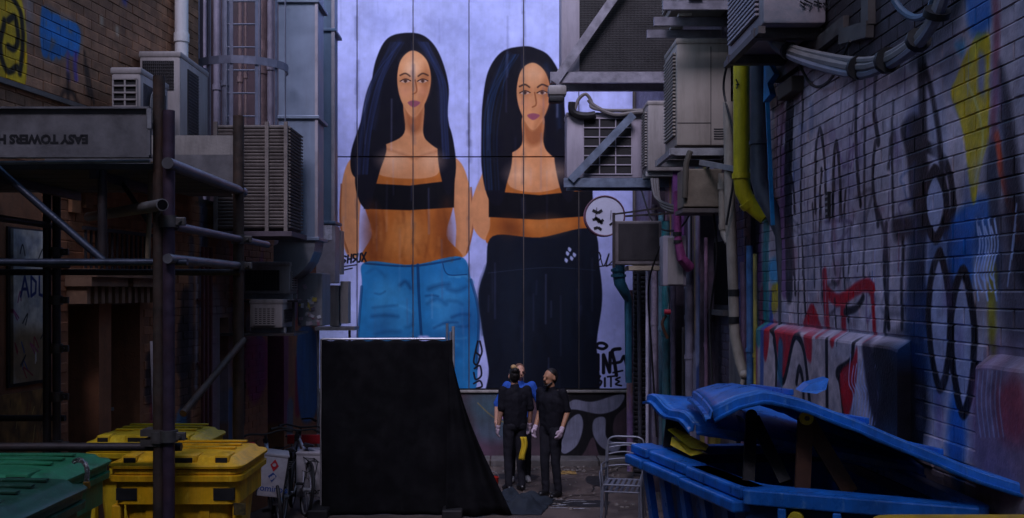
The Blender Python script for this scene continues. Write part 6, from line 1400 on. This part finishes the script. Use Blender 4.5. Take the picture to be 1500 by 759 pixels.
# ---------------- delivery bicycles
def bicycle(label, x, y, yaw, fm, group='parked delivery bicycles', lean=.12):
    z = GZ(y); root = thing('bicycle', label, 'bicycle', (x, y, z), group); M = Matrix.Rotation(yaw, 3, 'Z') @ Matrix.Rotation(lean, 3, 'X')
    V = lambda a, b, c: Vector((x, y, z))+M @ Vector((a, b, c))          # local x = forward
    for cx in (-.52, .52):
        t = G().tube([V(cx+.33*math.cos(k*math.pi/16), 0, .345+.33*math.sin(k*math.pi/16)) for k in range(33)], .021, 8, False).build('wheel', rubber, root, True)
        G().tube([V(cx+.30*math.cos(k*math.pi/16), 0, .345+.30*math.sin(k*math.pi/16)) for k in range(33)], .010, 6, False).build('rim', galv, t, True)
        gg = G()
        for k in range(18): gg.tube([V(cx, .02*(-1)**k, .345), V(cx+.30*math.cos(k*math.pi/9), 0, .345+.30*math.sin(k*math.pi/9))], .0018, 3, False)
        gg.tube([V(cx, -.05, .345), V(cx, .05, .345)], .025, 10); gg.build('spokes', galv, t)
    bbk, hd0, hd1, sd = (-.06, 0, .30), (.36, 0, .86), (.385, 0, .74), (-.20, 0, .82)
    f = G(); f.tube([V(*bbk), V(*hd1)], .026, 10); f.tube([V(-.17, 0, .74), V(*hd0)], .020, 10); f.tube([V(*bbk), V(*sd)], .019, 10)
    for s_ in (-.05, .05): f.tube([V(-.06, s_*.6, .30), V(-.52, s_, .345)], .011, 8); f.tube([V(-.18, s_*.5, .74), V(-.52, s_, .345)], .010, 8)
    f.tube([V(.35, 0, .90), V(.395, 0, .70)], .024, 10); f.build('frame', fm, root, True)
    fk = G()
    for s_ in (-.055, .055): fk.tube([V(.395, s_, .70), V(.43, s_, .55), V(.52, s_, .345)], .013, 8)
    fk.tube([V(.395, -.055, .70), V(.395, .055, .70)], .016, 8); fk.build('fork', fm, root, True)
    hbv = G(); hbv.tube([V(.35, 0, .88), V(.33, 0, 1.0)], .016, 8); hbv.curve([V(.22, -.30, 1.02), V(.30, -.2, 1.04), V(.34, 0, 1.01), V(.30, .2, 1.04), V(.22, .30, 1.02)], .012, 8, 4); hd_ = hbv.build('handlebar', rubber, root, True)
    for s_ in (-1, 1): G().tube([V(.21, s_*.31, 1.02), V(.27, s_*.24, 1.035)], .018, 8).build('grip', rubber, hd_, True)
    G().loft([[V(-.33+.27*t, w*math.cos(a), .86+.02*math.sin(a)-.01*t) for a in [k*math.pi/4 for k in range(8)]] for t, w in ((0, .06), (.15, .078), (.5, .05), (1, .018))]).build('saddle', rubber, root, True)
    ck = G().tube([V(-.06, -.05, .30), V(-.06, .05, .30)], .022, 10); ck.tube([V(-.06, .045, .30), V(-.06, .052, .30)], .085, 20); ck.build('chainring', galv, root, True)
    for s_, a in ((-1, .6), (1, .6+math.pi)):
        e = V(-.06+.16*math.cos(a), s_*.07, .30+.16*math.sin(a)); c_ = G().tube([V(-.06, s_*.06, .30), e], .010, 6).build('crank', galv, root); G().box(e+M @ Vector((0, s_*.045, 0)), (.08, .09, .02), M).build('pedal', rubber, c_)
    rk = G()
    for s_ in (-.06, .06): rk.tube([V(-.2, s_, .72), V(-.72, s_, .72)], .007, 6); rk.tube([V(-.66, s_, .72), V(-.52, s_, .345)], .006, 6)
    for k in range(4): rk.tube([V(-.3-k*.13, -.06, .72), V(-.3-k*.13, .06, .72)], .006, 6)
    rk.build('rear_rack', rubber, root); G().box(V(.42, 0, .92), (.06, .06, .06), M, .015).build('headlamp', rubber, root)
    return V, M
silver = mat('silver_frame', (.55, .54, .62), .35, .2, .1, 8, dirt_amt=.3); iceb = mat('ice_blue_frame', (.30, .42, .58), .35, .2, .15, 8, dirt_amt=.3); whf = mat('white_frame', (.55, .54, .62), .4, .1)
box_w = mat('white_delivery_box', (.40, .38, .40), .6, 0, .12, 5, (.12, .10, .10), .5); box_b = mat('black_box_edge', (.015, .015, .017), .6)
redp = mat('red_print', (.45, .02, .03), .5, 0, .1, 5, dirt_amt=0); blup = mat('blue_print', (.02, .06, .22), .5, 0, .1, 5, dirt_amt=0)
def dbox(label, c, M, w, d, h, diamond):
    root = thing('delivery_box', label, 'box', tuple(c), 'delivery boxes on the bicycles'); c = Vector(c)
    G().box(c+M @ Vector((0, 0, h/2)), (w, d, h), M, .02).build('case', box_w, root, True); G().box(c+M @ Vector((0, 0, h+.005)), (w+.01, d+.01, .035), M, .012).build('lid', box_w, root, True)
    for s_ in (-1, 1): G().box(c+M @ Vector((s_*w/2, -d/2, h/2)), (.014, .014, h), M).build('edge', box_b, root)
    fr = Matrix.Translation(c) @ M.to_4x4() @ frame_from((1, 0, 0), (0, 0, 1), (0, -d/2-.0025, 0))
    if diamond:                                                        # a red over blue lozenge with small lettering
        for (pts, mm) in (([(0, .62), (.17, .76), (0, .92), (-.15, .78)], redp), ([(0, .36), (.15, .52), (0, .60), (-.17, .50)], blup)):
            G().prism([fr @ Vector((a*w, b*h, 0)) for a, b in pts], M @ Vector((0, -.003, 0))).build('emblem', mm, root)
        for dx, dy in ((0, .78), (-.03, .46), (.04, .50)): G().tube([fr @ Vector((dx*w, dy*h, .003)), fr @ Vector((dx*w, dy*h, .005))], .018*h/.4, 10).build('emblem_dot', box_w, root)
        lettering("Domino's", .085*h/.4, blup, fr @ Matrix.Translation((0, .14*h, .001)), root, align='CENTER', bold=.001)
    else:
        lettering("Domino's", .085*h/.4, box_b, fr @ Matrix.Translation((-w*.27, .08*h, .001)), root, bold=.002)
        for pts in ([(-.34, .62), (-.22, .58), (-.12, .64)], [(-.26, .74), (-.24, .5), (-.3, .38)], [(-.34, .48), (-.2, .44), (-.16, .34)], [(.1, .62), (.14, .5)]): G().tube([fr @ Vector((a*w, b*h, .002)) for a, b in pts], .005, 5).build('scrawl', paint_black, root)
V1, M1 = bicycle('silver delivery bicycle parked between yellow bin and cloth-hung fence', P(434, 0, 12.75).x, 12.75, R(112), silver)
V2, M2 = bicycle('ice-blue bicycle leaning beside the silver one', P(405, 0, 11.7).x, 11.7, R(108), iceb, lean=-.1)
V3, M3 = bicycle('white bicycle at the rear of the parked group against the lower wall', P(420, 0, 14.0).x, 14.0, R(84), whf, lean=.05)
V4, M4 = bicycle('black bicycle wedged between the ice-blue and silver bicycles', P(421, 0, 12.2).x, 12.2, R(96), rubber, lean=.08)
dbox('white delivery box with a red and blue lozenge emblem, tilted beside the yellow bin', P(394, 724, 11.1), Matrix.Rotation(R(14), 3, 'Z') @ Matrix.Rotation(R(9), 3, 'Y'), .29, .34, .46, True)
dbox('pale delivery box with black scrawl and lettering behind the fence edge', P(470, 724, 12.62), Matrix.Rotation(R(-4), 3, 'Z'), .54, .40, .54, False)
# red and white barrier board
ba = thing('barrier_board', 'red and white striped barrier board above the parked bicycles', 'barrier', tuple(P(445, 650, 13.4)[:2])+(GZ(13.4),))
x0, x1 = P(421, 0, 13.4).x, P(500, 0, 13.4).x; za, zb2 = P(0, 650, 13.4).z, P(0, 637, 13.4).z; rdm = mat('barrier_red', (.5, .02, .03), .5, 0, .15, 6); 
for i, (a, b) in enumerate(((0, .62), (.62, .80), (.80, 1))): G().span((x0+(x1-x0)*a+.001, 13.39, za), (x0+(x1-x0)*b, 13.42, zb2), .004).build('stripe', rdm if i != 1 else white_paint, ba)
for x in (x0+.05, x1-.05): G().tube([(x, 13.43, GZ(13.4)), (x, 13.43, zb2)], .014, 8).build('leg', galv, ba)
tag(G().ball(P(368, 652, 12.3), .06, 12, 8, (1, 1, .7)).build('red_helmet', rdm, sm=True), 'small red helmet showing over the yellow bin lid', 'helmet')
